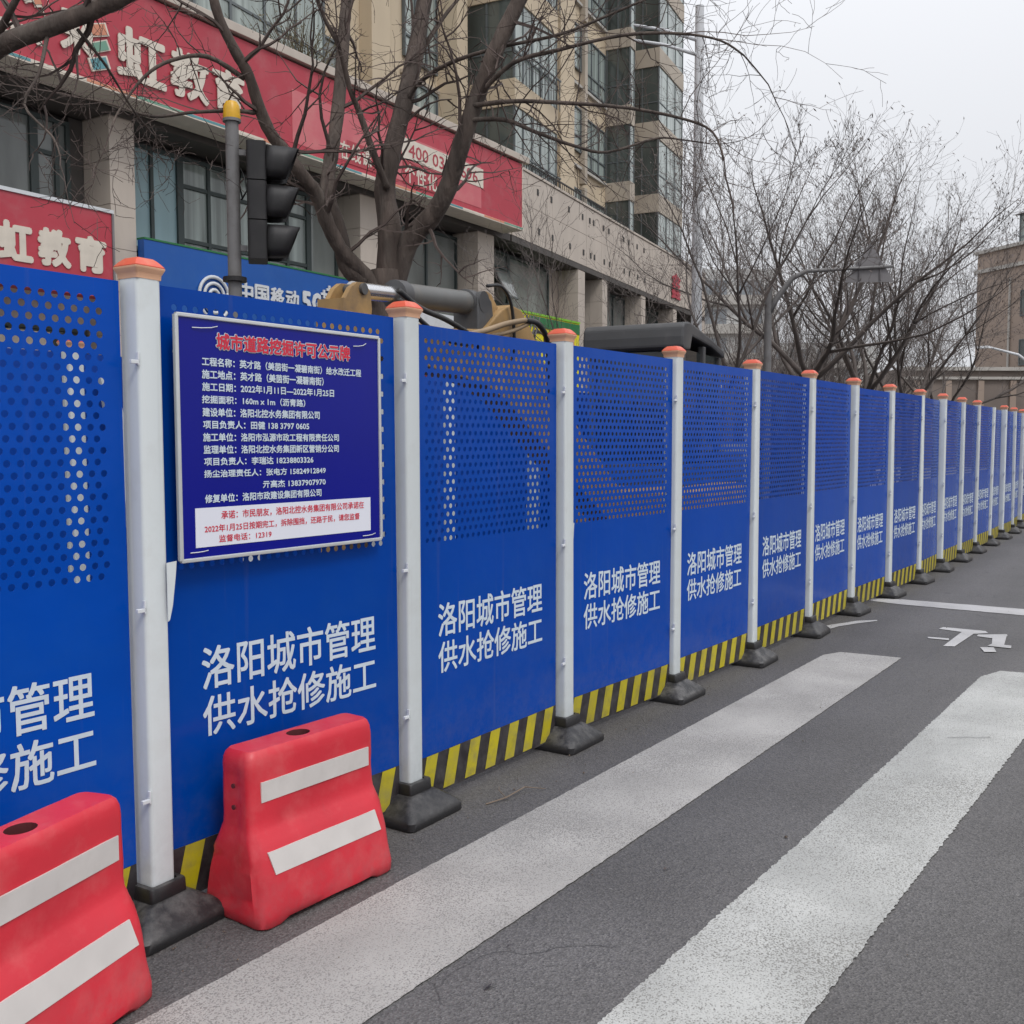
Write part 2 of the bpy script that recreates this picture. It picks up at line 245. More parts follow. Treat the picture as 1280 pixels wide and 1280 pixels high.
# ------------------------------------------------------------------ mesh helpers
class MB:
    def __init__(self): self.v = []; self.f = []; self.m = []; self.xf = None
    def add(self, vs_, fs, m=0):
        o = len(self.v)
        self.v += [tuple(self.xf @ Vector(p)) if self.xf else tuple(p) for p in vs_]
        self.f += [tuple(i + o for i in f) for f in fs]; self.m += [m] * len(fs); return self
    def box(self, x0, x1, y0, y1, z0, z1, m=0):
        return self.add([(x0, y0, z0), (x1, y0, z0), (x1, y1, z0), (x0, y1, z0), (x0, y0, z1), (x1, y0, z1), (x1, y1, z1), (x0, y1, z1)],
                        [(0, 3, 2, 1), (4, 5, 6, 7), (0, 1, 5, 4), (1, 2, 6, 5), (2, 3, 7, 6), (3, 0, 4, 7)], m)
    def bar(self, a, b, w, h=None, m=0, upv=(0, 0, 1)):
        a = Vector(a); b = Vector(b); d = (b - a).normalized(); h = h or w
        sd = d.cross(Vector(upv)); sd = sd.normalized() if sd.length > 1e-4 else Vector((1, 0, 0)); uv = sd.cross(d)
        vs_ = [p + sd * i * w / 2 + uv * j * h / 2 for p in (a, b) for i, j in ((-1, -1), (1, -1), (1, 1), (-1, 1))]
        return self.add(vs_, [(0, 1, 2, 3), (7, 6, 5, 4), (0, 4, 5, 1), (1, 5, 6, 2), (2, 6, 7, 3), (3, 7, 4, 0)], m)
    def tube(self, pts, rad, n=8, m=0, cap=True):
        pts = [Vector(p) for p in pts]; k = len(pts)
        if not hasattr(rad, '__len__'): rad = [rad] * k
        vs_ = []; ref = None
        for i in range(k):
            d = (pts[min(i + 1, k - 1)] - pts[max(i - 1, 0)]).normalized()
            if ref is None: ref = d.orthogonal().normalized()
            ref = (ref - d * ref.dot(d)); ref = ref.normalized() if ref.length > 1e-5 else d.orthogonal().normalized()
            q = d.cross(ref)
            for j in range(n):
                a = 2 * math.pi * j / n; vs_.append(pts[i] + (ref * math.cos(a) + q * math.sin(a)) * rad[i])
        fs = [(i * n + j, i * n + (j + 1) % n, (i + 1) * n + (j + 1) % n, (i + 1) * n + j) for i in range(k - 1) for j in range(n)]
        if cap: fs += [tuple(range(n))[::-1], tuple((k - 1) * n + j for j in range(n))]
        return self.add(vs_, fs, m)
    def prism(self, poly, y0, y1, m=0):
        """polygon in x,z extruded along y"""
        k = len(poly)
        vs_ = [(x, y0, z) for x, z in poly] + [(x, y1, z) for x, z in poly]
        return self.add(vs_, [tuple(range(k)), tuple(range(2 * k - 1, k - 1, -1))] + [(i, i + k, (i + 1) % k + k, (i + 1) % k) for i in range(k)], m)
    def flat(self, poly, z, m=0):
        return self.add([(x, y, z) for x, y in poly], [tuple(range(len(poly)))], m)
    def loft(self, rings, m=0, cap0=True, cap1=True):
        n = len(rings[0]); vs_ = [p for r_ in rings for p in r_]
        fs = [(i * n + j, i * n + (j + 1) % n, (i + 1) * n + (j + 1) % n, (i + 1) * n + j) for i in range(len(rings) - 1) for j in range(n)]
        if cap0: fs.append(tuple(range(n))[::-1])
        if cap1: fs.append(tuple((len(rings) - 1) * n + j for j in range(n)))
        return self.add(vs_, fs, m)
    def mesh(self, name, mats, smooth=False, bevel=0.):
        me = bpy.data.meshes.new(name); me.from_pydata(self.v, [], self.f)
        for q in (mats if isinstance(mats, (list, tuple)) else [mats]): me.materials.append(q)
        if any(self.m): me.polygons.foreach_set('material_index', self.m)
        bm = bmesh.new(); bm.from_mesh(me)
        if bevel:
            ed = [e for e in bm.edges if len(e.link_faces) == 2 and e.calc_face_angle(0) > .5]
            bmesh.ops.bevel(bm, geom=ed, offset=bevel, segments=2, affect='EDGES', profile=.6)
        bmesh.ops.recalc_face_normals(bm, faces=bm.faces)
        bm.to_mesh(me); bm.free()
        if smooth:
            me.polygons.foreach_set('use_smooth', [True] * len(me.polygons))
            if smooth is not True: me.set_sharp_from_angle(angle=R(smooth))
        me.update(); return me
    def build(self, name, mats, parent=None, smooth=False, bevel=0., label=None):
        return link(name, self.mesh(name, mats, smooth, bevel), parent, label)
def link(name, me, parent=None, label=None):
    o = bpy.data.objects.new(name, me); COL.objects.link(o)
    if parent is not None: o.parent = parent
    if label: o['label'] = label
    return o
def tag(o, label=None, cat=None, group=None, kind=None):
    if label: o['label'] = label
    if cat: o['category'] = cat
    if group: o['group'] = group
    if kind: o['kind'] = kind
    return o
def thing(name, label, cat, loc=(0, 0, 0), rz=0., group=None):
    o = bpy.data.objects.new(name, None); COL.objects.link(o); o.location = loc; o.rotation_euler = (0, 0, rz); o.empty_display_size = .2
    return tag(o, label, cat, group)
def copy_thing(root, loc, rot=(0, 0, 0), label=None, skip=()):
    r_ = root.copy(); COL.objects.link(r_); r_.location = loc; r_.rotation_euler = rot
    if label: r_['label'] = label
    for ch in root.children:
        if ch.name.split('.')[0] in skip: continue
        c = ch.copy(); COL.objects.link(c); c.parent = r_
        for g in ch.children:
            d = g.copy(); COL.objects.link(d); d.parent = c
    return r_
def rsq(hx, hy, z, r_, n=4, cx=0, cy=0):
    """rounded rectangle ring"""
    r_ = min(r_, hx * .98, hy * .98); pts = []
    for (sx, sy, a0) in ((1, 1, 0), (-1, 1, 90), (-1, -1, 180), (1, -1, 270)):
        for k in range(n + 1):
            a = R(a0 + 90 * k / n); pts.append((cx + sx * (hx - r_) + r_ * math.cos(a), cy + sy * (hy - r_) + r_ * math.sin(a), z))
    return pts
def text_mesh(body, w, h, mt, bold=.02, name='lettering', depth=0.):
    """flat lettering standing in x,z; lower left corner at the origin, fitted to w x h; bold = layered copies, each a hair in front"""
    cu = bpy.data.curves.new(name, 'FONT'); cu.body = body; cu.resolution_u = 2
    o = bpy.data.objects.new(name, cu); COL.objects.link(o)
    dg = bpy.context.evaluated_depsgraph_get(); dg.update()
    me = bpy.data.meshes.new_from_object(o.evaluated_get(dg)); bpy.data.objects.remove(o); bpy.data.curves.remove(cu)
    co = [(v.co.x, v.co.y) for v in me.vertices]; fc = [tuple(p.vertices) for p in me.polygons]; bpy.data.meshes.remove(me)
    x0, x1, y0, y1 = min(c[0] for c in co), max(c[0] for c in co), min(c[1] for c in co), max(c[1] for c in co)
    bw_ = bold * h; kx = (w - 2 * bw_) / (x1 - x0); ky = (h - 2 * bw_) / (y1 - y0)
    offs = [(0, 0)] if bold == 0 else [(math.cos(R(q)) * bw_, math.sin(R(q)) * bw_) for q in ((45, 135, 225, 315) if bold < .02 else (0, 45, 90, 135, 180, 225, 270, 315))]
    V, F = [], []
    for i, (ox, oy) in enumerate(offs):
        n = len(V); V += [((x - x0) * kx + bw_ + ox, -.00006 * i, (y - y0) * ky + bw_ + oy) for x, y in co]; F += [tuple(q + n for q in f) for f in fc]
    if depth:
        n0 = len(V); V2 = [(x, y + depth, z) for x, y, z in V]; E_c = {}
        for f in F:
            for a_, b_ in zip(f, f[1:] + f[:1]):
                k = (min(a_, b_), max(a_, b_)); E_c[k] = None if k in E_c else (a_, b_)
        F += [(e[1], e[0], e[0] + n0, e[1] + n0) for e in E_c.values() if e]; V += V2
    me = bpy.data.meshes.new(name); me.from_pydata(V, [], F); me.materials.append(mt); me.update(); return me
def put_text(name, body, x0, x1, z0, z1, y, mt, parent, bold=.02, depth=0., label=None):
    o = link(name, text_mesh(body, x1 - x0, z1 - z0, mt, bold, name, depth), parent, label); o.location = (x0, y, z0); return o

def put_chars(name, body, x0, x1, z0, z1, y, mt, parent, bold=.02, depth=0.):
    """one raised character per object"""
    n = len(body); p = (x1 - x0) / (n - .12)
    for i, ch_ in enumerate(body): put_text(name, ch_, x0 + i * p, x0 + i * p + p * .88, z0, z1, y, mt, parent, bold, depth)

# ------------------------------------------------------------------ ground and road
tag(MB().flat([(-250, -250), (350, -250), (350, 350), (-250, 350)], -.03).build('ground', M['ground']), kind='structure')
tag(MB().flat([(-40, -13), (64, -13), (64, 5.35), (-40, 5.35)], 0).build('road', M['asphalt']), 'grey asphalt road beside the blue hoardings', kind='structure')
tag(MB().box(-40, 60, 5.5, 13.9, -.02, .13).build('pavement', M['paver']), kind='structure')
kb = bpy.data.objects.new('kerb', None); COL.objects.link(kb); tag(kb, kind='structure')
kme = MB().box(0, .985, 5.35, 5.495, -.02, .15).mesh('kerb_stone', M['kerb'], bevel=.012)
for i in range(60):
    o = link('kerb_stone', kme, kb); o.location = (-6 + i, 0, 0)
def jagged(poly, step=.05, amp=.006, z=.004, rnd=random.Random(3)):
    out_ = []
    for i, a in enumerate(poly):
        b = poly[(i + 1) % len(poly)]; L_ = math.hypot(b[0] - a[0], b[1] - a[1]); n = max(1, int(L_ / step))
        for k in range(n):
            t = k / n; out_.append((a[0] + (b[0] - a[0]) * t + (rnd.uniform(-amp, amp) if k else 0), a[1] + (b[1] - a[1]) * t + (rnd.uniform(-amp, amp) if k else 0)))
    return MB().flat(out_, z)
def marking(poly, m, label, amp=.006, step=.05):
    return tag(jagged(poly, step, amp).build('road_marking', m), label, kind='structure')
marking([(-1.2, 2.315), (3, 2.275), (7.25, 2.225), (7.42, 2.15), (7.46, 1.73), (3.3, 1.77), (-1.2, 1.84)], M['line1'], 'worn zebra crossing bar nearest the fence', .0022, .02)
marking([(-1.2, 1.30), (2.27, 1.275), (5, 1.20), (7.15, 1.16), (7.40, 1.08), (7.47, .72), (5.79, .72), (2.57, .82), (-1.2, .86)], M['line2'], 'second zebra crossing bar with ragged speckled edges', .0045, .012)
marking([(10.08, 2.75), (10.25, 2.42), (10.28, 1.32), (10.25, -3.2), (9.86, -3.2), (9.9, 1.27), (9.93, 2.3), (9.99, 2.6)], M['line3'], 'white stop line running across the lane')
marking([(8.30, 2.62), (8.60, 2.50), (8.80, 2.42), (8.94, 2.29), (8.90, 2.27), (8.68, 2.38), (8.45, 2.47), (8.28, 2.50)], M['line3'], 'short curved white mark beside the fence feet', .003)
ch = MB()
for pl in ([(8.80, 1.755), (8.90, 1.74), (8.905, 1.42), (8.82, 1.385), (8.725, 1.47)][:5], [(8.80, 1.57), (8.735, 1.475), (8.10, 1.50), (8.065, 1.575)], [(8.325, 1.735), (8.38, 1.755), (8.405, 1.60), (8.33, 1.585)],
           [(8.62, 1.434), (8.70, 1.44), (8.84, 1.25), (8.76, 1.235), (8.60, 1.33)], [(8.77, 1.345), (8.84, 1.25), (8.36, 1.20), (8.36, 1.285)], [(8.36, 1.285), (8.36, 1.15), (8.25, 1.137), (8.25, 1.30)], [(8.165, 1.335), (8.215, 1.25), (8.045, 1.205), (7.995, 1.278)]):
    ch.flat(pl, .004 + .0004 * len(ch.f))
tag(ch.build('road_lettering', M['line3']), 'broken white painted character left on the lane', kind='structure')
for (x, y, a, k) in ((5.55, 1.05, -.9, .22),):
    rr_ = random.Random(int(x * 100)); pts = [Vector((x, y, .0085))]
    for i in range(9): pts.append(pts[-1] + Vector((math.cos(a), math.sin(a), 0)) * k / 9 + Vector((rr_.uniform(-.006, .006), rr_.uniform(-.006, .006), 0)))
    c_ = MB()
    for i in range(9):
        d = (pts[i + 1] - pts[i]).normalized(); q = Vector((-d.y, d.x, 0)) * .0022
        c_.add([pts[i] - q, pts[i + 1] - q, pts[i + 1] + q, pts[i] + q], [(0, 1, 2, 3)])
    tag(c_.build('road_crack', M['black']), 'thin dark crack across the road paint', kind='structure')

# ------------------------------------------------------------------ fence posts
POSTS = [(-.43, 2.75), (.77, 2.74), (1.966, 2.727), (3.167, 2.683), (4.374, 2.672), (5.557, 2.626), (6.748, 2.59), (7.99, 2.596), (9.20, 2.605), (10.422, 2.583), (11.63, 2.567), (12.829, 2.582), (14.023, 2.595),
         (15.217, 2.62), (16.425, 2.629), (17.622, 2.64), (18.809, 2.66), (20.0, 2.70), (21.2, 2.73), (22.4, 2.76), (23.6, 2.80), (24.8, 2.84)]
def square_rings(prof, r_=.013): return [rsq(h, h, z, r_, 3) for h, z in prof]
post = thing('fence_post', '', 'fence post', (0, 0, 0), 0, 'white posts of the front fence row')
MB().loft(square_rings([(.0445, .10), (.0445, 2.04)])).build('shaft', M['post'], post, smooth=35)
MB().loft(square_rings([(.0462, 2.040), (.0475, 2.055), (.0495, 2.058), (.054, 2.068), (.0555, 2.071), (.0555, 2.0755), (.052, 2.077)], .006)).build('cap_rim', M['caprim'], post, smooth=40)
MB().loft(square_rings([(.0545, 2.0765), (.0545, 2.079), (.046, 2.090), (.038, 2.0985), (.031, 2.104), (.006, 2.105)], .006)).build('cap', M['cap'], post, smooth=18)
ft = MB().loft([rsq(.170, .156, 0, .03), rsq(.174, .160, .006, .03), rsq(.173, .159, .034, .03), rsq(.164, .150, .044, .03), rsq(.142, .130, .064, .03), rsq(.112, .104, .084, .026), rsq(.086, .082, .100, .018), rsq(.076, .074, .104, .014), rsq(.064, .064, .104, .012), rsq(.062, .062, .128, .012)])
fto = ft.build('foot', M['rubber'], post, smooth=40)
MB().loft([rsq(.069, .069, .100, .012), rsq(.0705, .0705, .105, .012), rsq(.0685, .0685, .143, .012), rsq(.066, .066, .148, .012), rsq(.050, .050, .149, .012), rsq(.049, .049, .120, .012)]).build('foot_collar', M['rubber'], post, smooth=40)
clip = MB().box(-.075, -.0445, -.03, -.018, 0, .012).box(-.05, -.0445, -.03, -.018, .012, .036).box(-.05, -.0445, -.03, -.015, -.004, .012)
cme = clip.mesh('clip', M['clip'], bevel=.002)
for z in (1.78, 1.02, .42):
    c = link('clip', cme, post); c.location = (0, -.018, z)
for z in (1.72, .5):
    c = link('clip', cme, post); c.location = (0, .03, z); c.rotation_euler = (0, 0, R(180)); c.location.x = 0; c.location.y = -.005
rnd = random.Random(11)
ORD = ['first', 'second', 'third', 'fourth', 'fifth', 'sixth', 'seventh', 'eighth', 'ninth', 'tenth', 'eleventh', 'twelfth', 'thirteenth', 'fourteenth', 'fifteenth', 'sixteenth', 'seventeenth', 'eighteenth', 'nineteenth', 'twentieth']
PL = {2: 'nearest white fence post with orange cap, between the two red barriers', 3: 'white fence post with orange cap right of the permit notice board',
      4: 'white fence post with orange cap in front of the yellow and green sign', 5: 'white fence post with orange cap below the dark excavator cab',
      6: 'white fence post with orange cap just right of the excavator cab', 7: 'white fence post below the trunk of the forked bare tree beside the triangle sign',
      9: 'white fence post whose black foot stands beside the stop line', 14: 'white fence post that has lost its orange cap, far along the row'}
for i, (x, y) in enumerate(POSTS[2:], 2):
    lab = PL.get(i, 'white fence post with orange cap, %s post from the left in the front row' % ORD[i - 2])
    skip = ('cap', 'cap_rim') if i == 14 else ()
    if i == 2: o = post; o.location = (x, y, 0); o['label'] = lab
    else: o = copy_thing(post, (x, y, 0), label=lab, skip=skip)
    o.rotation_euler = (R(rnd.uniform(-.3, .3)), R(rnd.uniform(-.4, .4)), R(rnd.uniform(-3, 3)))

# ------------------------------------------------------------------ perforated hoarding panels
PW = 1.078
def perforated():
    b = MB(); p = .04; rh = .0346; r_ = .0107; nc = 24; nr = 25; zt = 1.984; z0 = zt - nr * rh; xs0 = (PW - nc * p - p / 2) / 2
    angs = []
    ca = math.degrees(math.atan2(rh, p))
    for q in range(4):
        base = q * 90
        angs += [base, base + (ca if q % 2 == 0 else 90 - ca) * .5, base + (ca if q % 2 == 0 else 90 - ca), base + ((ca if q % 2 == 0 else 90 - ca) + 90) / 2]
    hx, hz = p / 2, rh / 2
    edge = []
    for a in angs:
        c, s_ = math.cos(R(a)), math.sin(R(a)); t = min(hx / abs(c) if abs(c) > 1e-6 else 9, hz / abs(s_) if abs(s_) > 1e-6 else 9); edge.append((c * t, s_ * t))
    hole = [(math.cos(R(a)) * r_, math.sin(R(a)) * r_) for a in angs]; n = len(angs)
    for j in range(nr):
        zc = zt - (j + .5) * rh; off = p / 2 if j % 2 else 0
        for i in range(nc):
            xc = xs0 + off + (i + .5) * p
            b.add([(xc + x, 0, zc + z) for x, z in edge] + [(xc + x, 0, zc + z) for x, z in hole] + [(xc + x, .0016, zc + z) for x, z in hole],
                  [(k, (k + 1) % n, (k + 1) % n + n, k + n) for k in range(n)] + [(k + n, (k + 1) % n + n, (k + 1) % n + 2 * n, k + 2 * n) for k in range(n)])
        q = lambda xa, xb: b.add([(xa, 0, zc - hz), (xb, 0, zc - hz), (xb, 0, zc + hz), (xa, 0, zc + hz)], [(0, 1, 2, 3)])
        q(0, xs0 + off); q(xs0 + off + nc * p, PW)
    for za, zb in ((.215, z0), (zt, 2.03)):
        b.add([(0, 0, za), (PW, 0, za), (PW, 0, zb), (0, 0, zb)], [(0, 1, 2, 3)])
    me = bpy.data.meshes.new('perforated_sheet'); me.from_pydata(b.v, [], b.f); me.materials.append(M['blue']); me.update(); return me
panel = thing('hoarding', '', 'hoarding', (0, 0, 0), 0, 'blue perforated panels of the front fence row')
sheet = link('perforated_sheet', perforated(), panel)
fr = MB().box(0, .012, .003, .024, .045, 2.028).box(PW - .012, PW, .003, .024, .045, 2.028).box(.013, PW - .013, .003, .022, 2.015, 2.028).box(.013, PW - .013, .003, .022, .045, .06)
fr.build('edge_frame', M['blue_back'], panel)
st = MB(); st.box(0, PW, .0, .002, .04, .214, 1)
z0, z1, sh, per = .048, .214, .045, .154
k = -1
while True:
    a = k * per + .01
    if a > PW + .1: break
    poly = [(a, z0), (a + per * .5, z0), (a + per * .5 + sh, z1), (a + sh, z1)]
    def clipx(poly, lim, keep_less):
        o_ = []
        for i in range(len(poly)):
            P, Q = poly[i], poly[(i + 1) % len(poly)]; inP = (P[0] <= lim) == keep_less or P[0] == lim; inQ = (Q[0] <= lim) == keep_less or Q[0] == lim
            if inP: o_.append(P)
            if inP != inQ:
                t = (lim - P[0]) / (Q[0] - P[0]); o_.append((lim, P[1] + (Q[1] - P[1]) * t))
        return o_
    poly = clipx(poly, .004, False)
    if len(poly) > 2: poly = clipx(poly, PW - .004, True)
    if len(poly) > 2: st.add([(x, -.0012, z) for x, z in poly], [tuple(range(len(poly)))], 0)
    k += 1
st.build('striped_board', [M['yellow'], M['black']], panel)
put_text('lettering', '洛阳城市管理', .135, .95, .713, .860, -.0015, M['letter'], panel, .017)
put_text('lettering', '供水抢修施工', .135, .95, .556, .693, -.0015, M['letter'], panel, .017)
PANL = {0: 'blue hoarding panel cut off by the left edge of the frame, before the nearest post', 2: 'blue hoarding panel carrying the permit notice board',
        3: 'blue perforated hoarding panel just right of the permit notice board post', 4: 'blue hoarding panel below the yellow and green shop sign and excavator cab'}
first = True
for i in range(1, len(POSTS) - 1):
    (xa, ya), (xb, yb) = POSTS[i], POSTS[i + 1]; d = Vector((xb - xa, yb - ya, 0)); gap = d.length - PW; d.normalize()
    loc = (xa + d.x * gap / 2, ya + d.y * gap / 2, rnd.uniform(-.008, .008) if i != 1 else -.0); rz = math.atan2(d.y, d.x)
    lab = PANL.get(i - 1 if i == 1 else i, 'blue perforated hoarding panel, %s panel from the left in the front row' % ORD[i - 1])
    if i == 2: lab = PANL[2]
    if first: o = panel; o.location = loc; o['label'] = lab; first = False
    else: o = copy_thing(panel, loc, label=lab)
    tl = rnd.uniform(-.25, .25); o.rotation_euler = (R(tl), R(rnd.uniform(-.25, .25)), rz + R(rnd.uniform(-.5, .5)))
    if i > 3: o.rotation_euler[0] = R(rnd.uniform(-.6, .6)); o.rotation_euler[2] = rz + R(rnd.uniform(-1.1, 1.1))

# permit notice board on the second panel
X0 = 1.966
nb = thing('notice_board', 'deep blue road permit notice board in a silver frame on the second blue panel', 'notice board', (X0, 2.668, 0), R(-1.2))
MB().box(.088, .996, -.002, .012, 1.172, 1.936).build('board', M['boardblue'], nb)
f_ = MB()
for a, b in (((.082, 1.166), (1.003, 1.166)), ((1.003, 1.166), (1.000, 1.942)), ((1.000, 1.942), (.082, 1.942)), ((.082, 1.942), (.082, 1.166))):
    f_.bar((a[0], 0, a[1]), (b[0], 0, b[1]), .013, .016, upv=(0, 1, 0))
f_.build('board_frame', M['silver'], nb, bevel=.003)
to_ = put_text('title', '城市道路挖掘许可公示牌', .233, .843, 1.842, 1.897, -.0055, M['redtxt'], nb, .03)
tw = put_text('title_outline', '城市道路挖掘许可公示牌', .2305, .8455, 1.8395, 1.8995, -.0035, M['letter'], nb, .07)
LINES = [('工程名称：英才路（美茵街一凝碧南街）给水改迁工程', .176, .902, 1.787, 1.816), ('施工地点：英才路（美茵街一凝碧南街）', .175, .708, 1.746, 1.776), ('施工日期：2022年1月11日—2022年1月25日', .175, .759, 1.707, 1.735),
         ('挖掘面积：160m x 1m（沥青路）', .173, .617, 1.667, 1.694), ('建设单位：洛阳北控水务集团有限公司', .174, .686, 1.625, 1.654), ('项目负责人：田健 138 3797 0605', .175, .634, 1.586, 1.613),
         ('施工单位：洛阳市泓源市政工程有限责任公司', .174, .781, 1.545, 1.573), ('监理单位：洛阳北控水务集团新区营销分公司', .175, .780, 1.505, 1.533), ('项目负责人：李瑞达 18238803326', .176, .652, 1.467, 1.493),
         ('扬尘治理责任人：张电方 15824912849', .175, .712, 1.428, 1.453), ('亓高杰 13837907970', .417, .711, 1.386, 1.412), ('修复单位：洛阳市政建设集团有限公司', .176, .689, 1.346, 1.374)]
for tx, a, b, c, d in LINES: put_text('lettering', tx, a, b, c, d, -.0035, M['letter'], nb, .03)
MB().box(.138, .945, -.0035, -.002, 1.204, 1.331).build('white_patch', M['white'], nb)
for tx, a, b, c, d in (('承诺：市民朋友，洛阳北控水务集团有限公司承诺在', .239, .908, 1.290, 1.318), ('2022年1月25日按期完工，拆除围挡，还路于民，请您监督', .172, .884, 1.249, 1.275), ('监督电话：12319', .228, .451, 1.215, 1.239)):
    put_text('lettering', tx, a, b, c, d, -.0045, M['redtxt'], nb, .018)
for (x, z, dx, dz) in ((.14, 1.905, .10, .012), (.86, 1.90, .07, .015), (.115, 1.19, .07, .003), (.90, 1.185, .07, .006)):
    MB().tube([(x, -.005, z), (x + dx * .35, -.009, z + dz * .1), (x + dx * .7, -.009, z + dz * .4), (x + dx, -.004, z + dz)], .0016, 5).build('wire_tie', M['silver'], nb)
tag(MB().prism([(2.000, 1.165), (2.036, 1.168), (2.031, 1.12), (2.018, 1.03), (2.006, .985), (2.000, .98)], 2.672, 2.676).build('torn_strip', M['post']), 'torn white plastic strip poking out beside the nearest post', 'plastic strip')
tag(MB().prism([(4.43, 1.115), (4.450, 1.13), (4.442, 1.05), (4.43, .98)], 2.650, 2.654).build('torn_strip', M['post']), 'tiny torn white strip beside the post at the yellow sign', 'plastic strip')

# ------------------------------------------------------------------ red water barriers
def barrier(loc, rz, label, ht=.555):
    t = thing('water_barrier', label, 'traffic barrier', loc, rz, 'red plastic water barriers in front of the fence')
    k = ht / .555
    prof = [(.296, .146, 0), (.303, .153, .008), (.306, .155, .04), (.305, .148, .10), (.302, .137, .165), (.297, .122, .225), (.291, .103, .268), (.284, .086, .292), (.2815, .080, .306), (.281, .077, .33), (.280, .075, .42), (.279, .073, .50),
            (.277, .071, .526), (.271, .066, .543), (.262, .058, .5525)]
    def ring(hx, hy, z, rr__, sx=14, sy=3, n=4):
        p_ = []
        for (x_, y_, a0, sd) in ((1, 1, 0, sx), (-1, 1, 90, sy), (-1, -1, 180, sx), (1, -1, 270, sy)):
            for k_ in range(n + 1):
                a_ = R(a0 + 90 * k_ / n); p_.append(Vector((x_ * (hx - rr__) + rr__ * math.cos(a_), y_ * (hy - rr__) + rr__ * math.sin(a_), z)))
            nx_ = {0: (-1, 1), 90: (-1, -1), 180: (1, -1), 270: (1, 1)}[a0]; a_ = R(a0 + 90); e0 = p_[-1]
            e1 = Vector((nx_[0] * (hx - rr__) + rr__ * math.cos(a_), nx_[1] * (hy - rr__) + rr__ * math.sin(a_), z))
            for k_ in range(1, sd): p_.append(e0.lerp(e1, k_ / sd))
        return p_
    from mathutils import noise as nz_
    ss = []
    for i in range(len(prof) - 1):
        st_ = max(1, int((prof[i + 1][2] - prof[i][2]) / .02))
        for q in range(st_): t_ = q / st_; ss.append(tuple(prof[i][c_] * (1 - t_) + prof[i + 1][c_] * t_ for c_ in range(3)))
    ss.append(prof[-1]); rings = []
    for hx, hy, z in ss:
        rg_ = ring(hx, hy, z * k, .038 if z < .28 else .026)
        for p_ in rg_:
            w_ = nz_.noise(Vector((p_.x * 7 + loc[0] * 9, p_.y * 7, p_.z * 7))) * .0042 + nz_.noise(Vector((p_.x * 22, p_.y * 22 + loc[0], p_.z * 22))) * .0012
            nrm = Vector((p_.x / hx if abs(p_.x) > hx - .03 else 0, p_.y / hy if abs(p_.y) > hy * .6 else 0, 0)); p_ += nrm * w_
            # diagonal corner crease of the flare and the lifted underside between the feet
            if z < .29 and abs(p_.x) > .25 and abs(p_.y) > hy * .8: p_.y *= 1 - .12 * (abs(p_.x) - .25) / .05 * min(1, z / .1) * (1 if z > .02 else 0)
            if z < .012 and abs(p_.x) < .20: p_.z = .014 + z * .6
            if abs(p_.x) > hx * .9 and abs(p_.y) < hy * .5 and .05 < z < .50: p_.x *= .972
        rings.append(rg_)
    n = len(rings[0])
    b = MB().loft(rings, 0, True, False)
    top = rings[-1]; hr = .043; zt = .5535 * k; cxh = -.01
    circ = [Vector((cxh + hr * (p_.x * .2) / math.hypot(p_.x * .2, p_.y), .036 * p_.y / math.hypot(p_.x * .2, p_.y), zt - .001)) for p_ in top]
    mid = [p_.lerp(q_, .55) for p_, q_ in zip(top, circ)]
    for p_ in mid: p_.z = zt
    b.loft([top, mid, circ], 0, False, False)
    body = b.build('body', M['red'], t, smooth=50)
    MB().loft([circ, [(x * .95, y * .95, zt - .05) for x, y, _ in circ]], 0, False, True).build('filler_hole', M['redin'], t)
    # recessed edges of the moulding
    for (za, zb) in ((.386, .452),):
        MB().prism([(-.235, za * k), (.247, za * k), (.247, zb * k), (-.235, zb * k)], -.0795, -.0735).build('reflective_strip', M['strip'], t)
    ya, yb = -.1405, -.1225
    s2 = MB().add([(-.232, ya, .165 * k), (.245, ya, .165 * k), (.232, yb, .236 * k), (-.248, yb, .236 * k), (-.232, ya + .012, .165 * k), (.245, ya + .012, .165 * k), (.232, yb + .012, .236 * k), (-.248, yb + .012, .236 * k)],
                  [(0, 1, 2, 3), (0, 4, 5, 1), (2, 6, 7, 3), (0, 3, 7, 4), (1, 5, 6, 2)])
    s2.build('reflective_strip', M['strip'], t)
    for z in (.44, .37):
        MB().tube([(-.2865, 0, z * k), (-.2815, 0, z * k)], .008, 10).build('end_socket', M['redin'], t)
        MB().tube([(.2865, 0, z * k), (.2815, 0, z * k)], .008, 10).build('end_socket', M['redin'], t)
    return t
barrier((2.415, 2.528, 0), R(-2.5), 'red plastic water barrier standing free below the permit notice board')
barrier((1.372, 2.432, 0), R(15), 'red plastic water barrier at the left edge, left of the nearest post', .575)
# twigs on the road
for pts, lb in (([(3.42, 2.47, .006), (3.52, 2.435, .012), (3.66, 2.43, .02), (3.72, 2.36, .008)], 'dry twig lying on the asphalt beside the second black foot'),):
    tw_ = MB().tube(pts, [.003, .003, .0025, .0015], 5); tw_.tube([pts[1], (3.56, 2.50, .02), (3.62, 2.54, .012)], [.002, .0018, .001], 4)
    tag(tw_.build('twig', M['straw']), lb, 'twig')
for (x, y, r_) in ((3.25, 1.55, .012), (2.25, 1.62, .02), (2.47, 1.70, .008)):
    leaf = MB().add([(x - r_, y, .006), (x, y - r_ * .5, .012), (x + r_, y, .007), (x, y + r_ * .5, .010)], [(0, 1, 2, 3)])
    tag(leaf.build('dead_leaf', M['black'] if x < 3 else M['twig']), {3.25: 'tiny dark dead leaf farthest along between the zebra bars', 2.25: 'largest dead leaf, nearest the bottom edge between the zebra bars', 2.47: 'smallest brown dead leaf close to the first zebra bar'}[x], 'leaf', 'dead leaves on the asphalt')

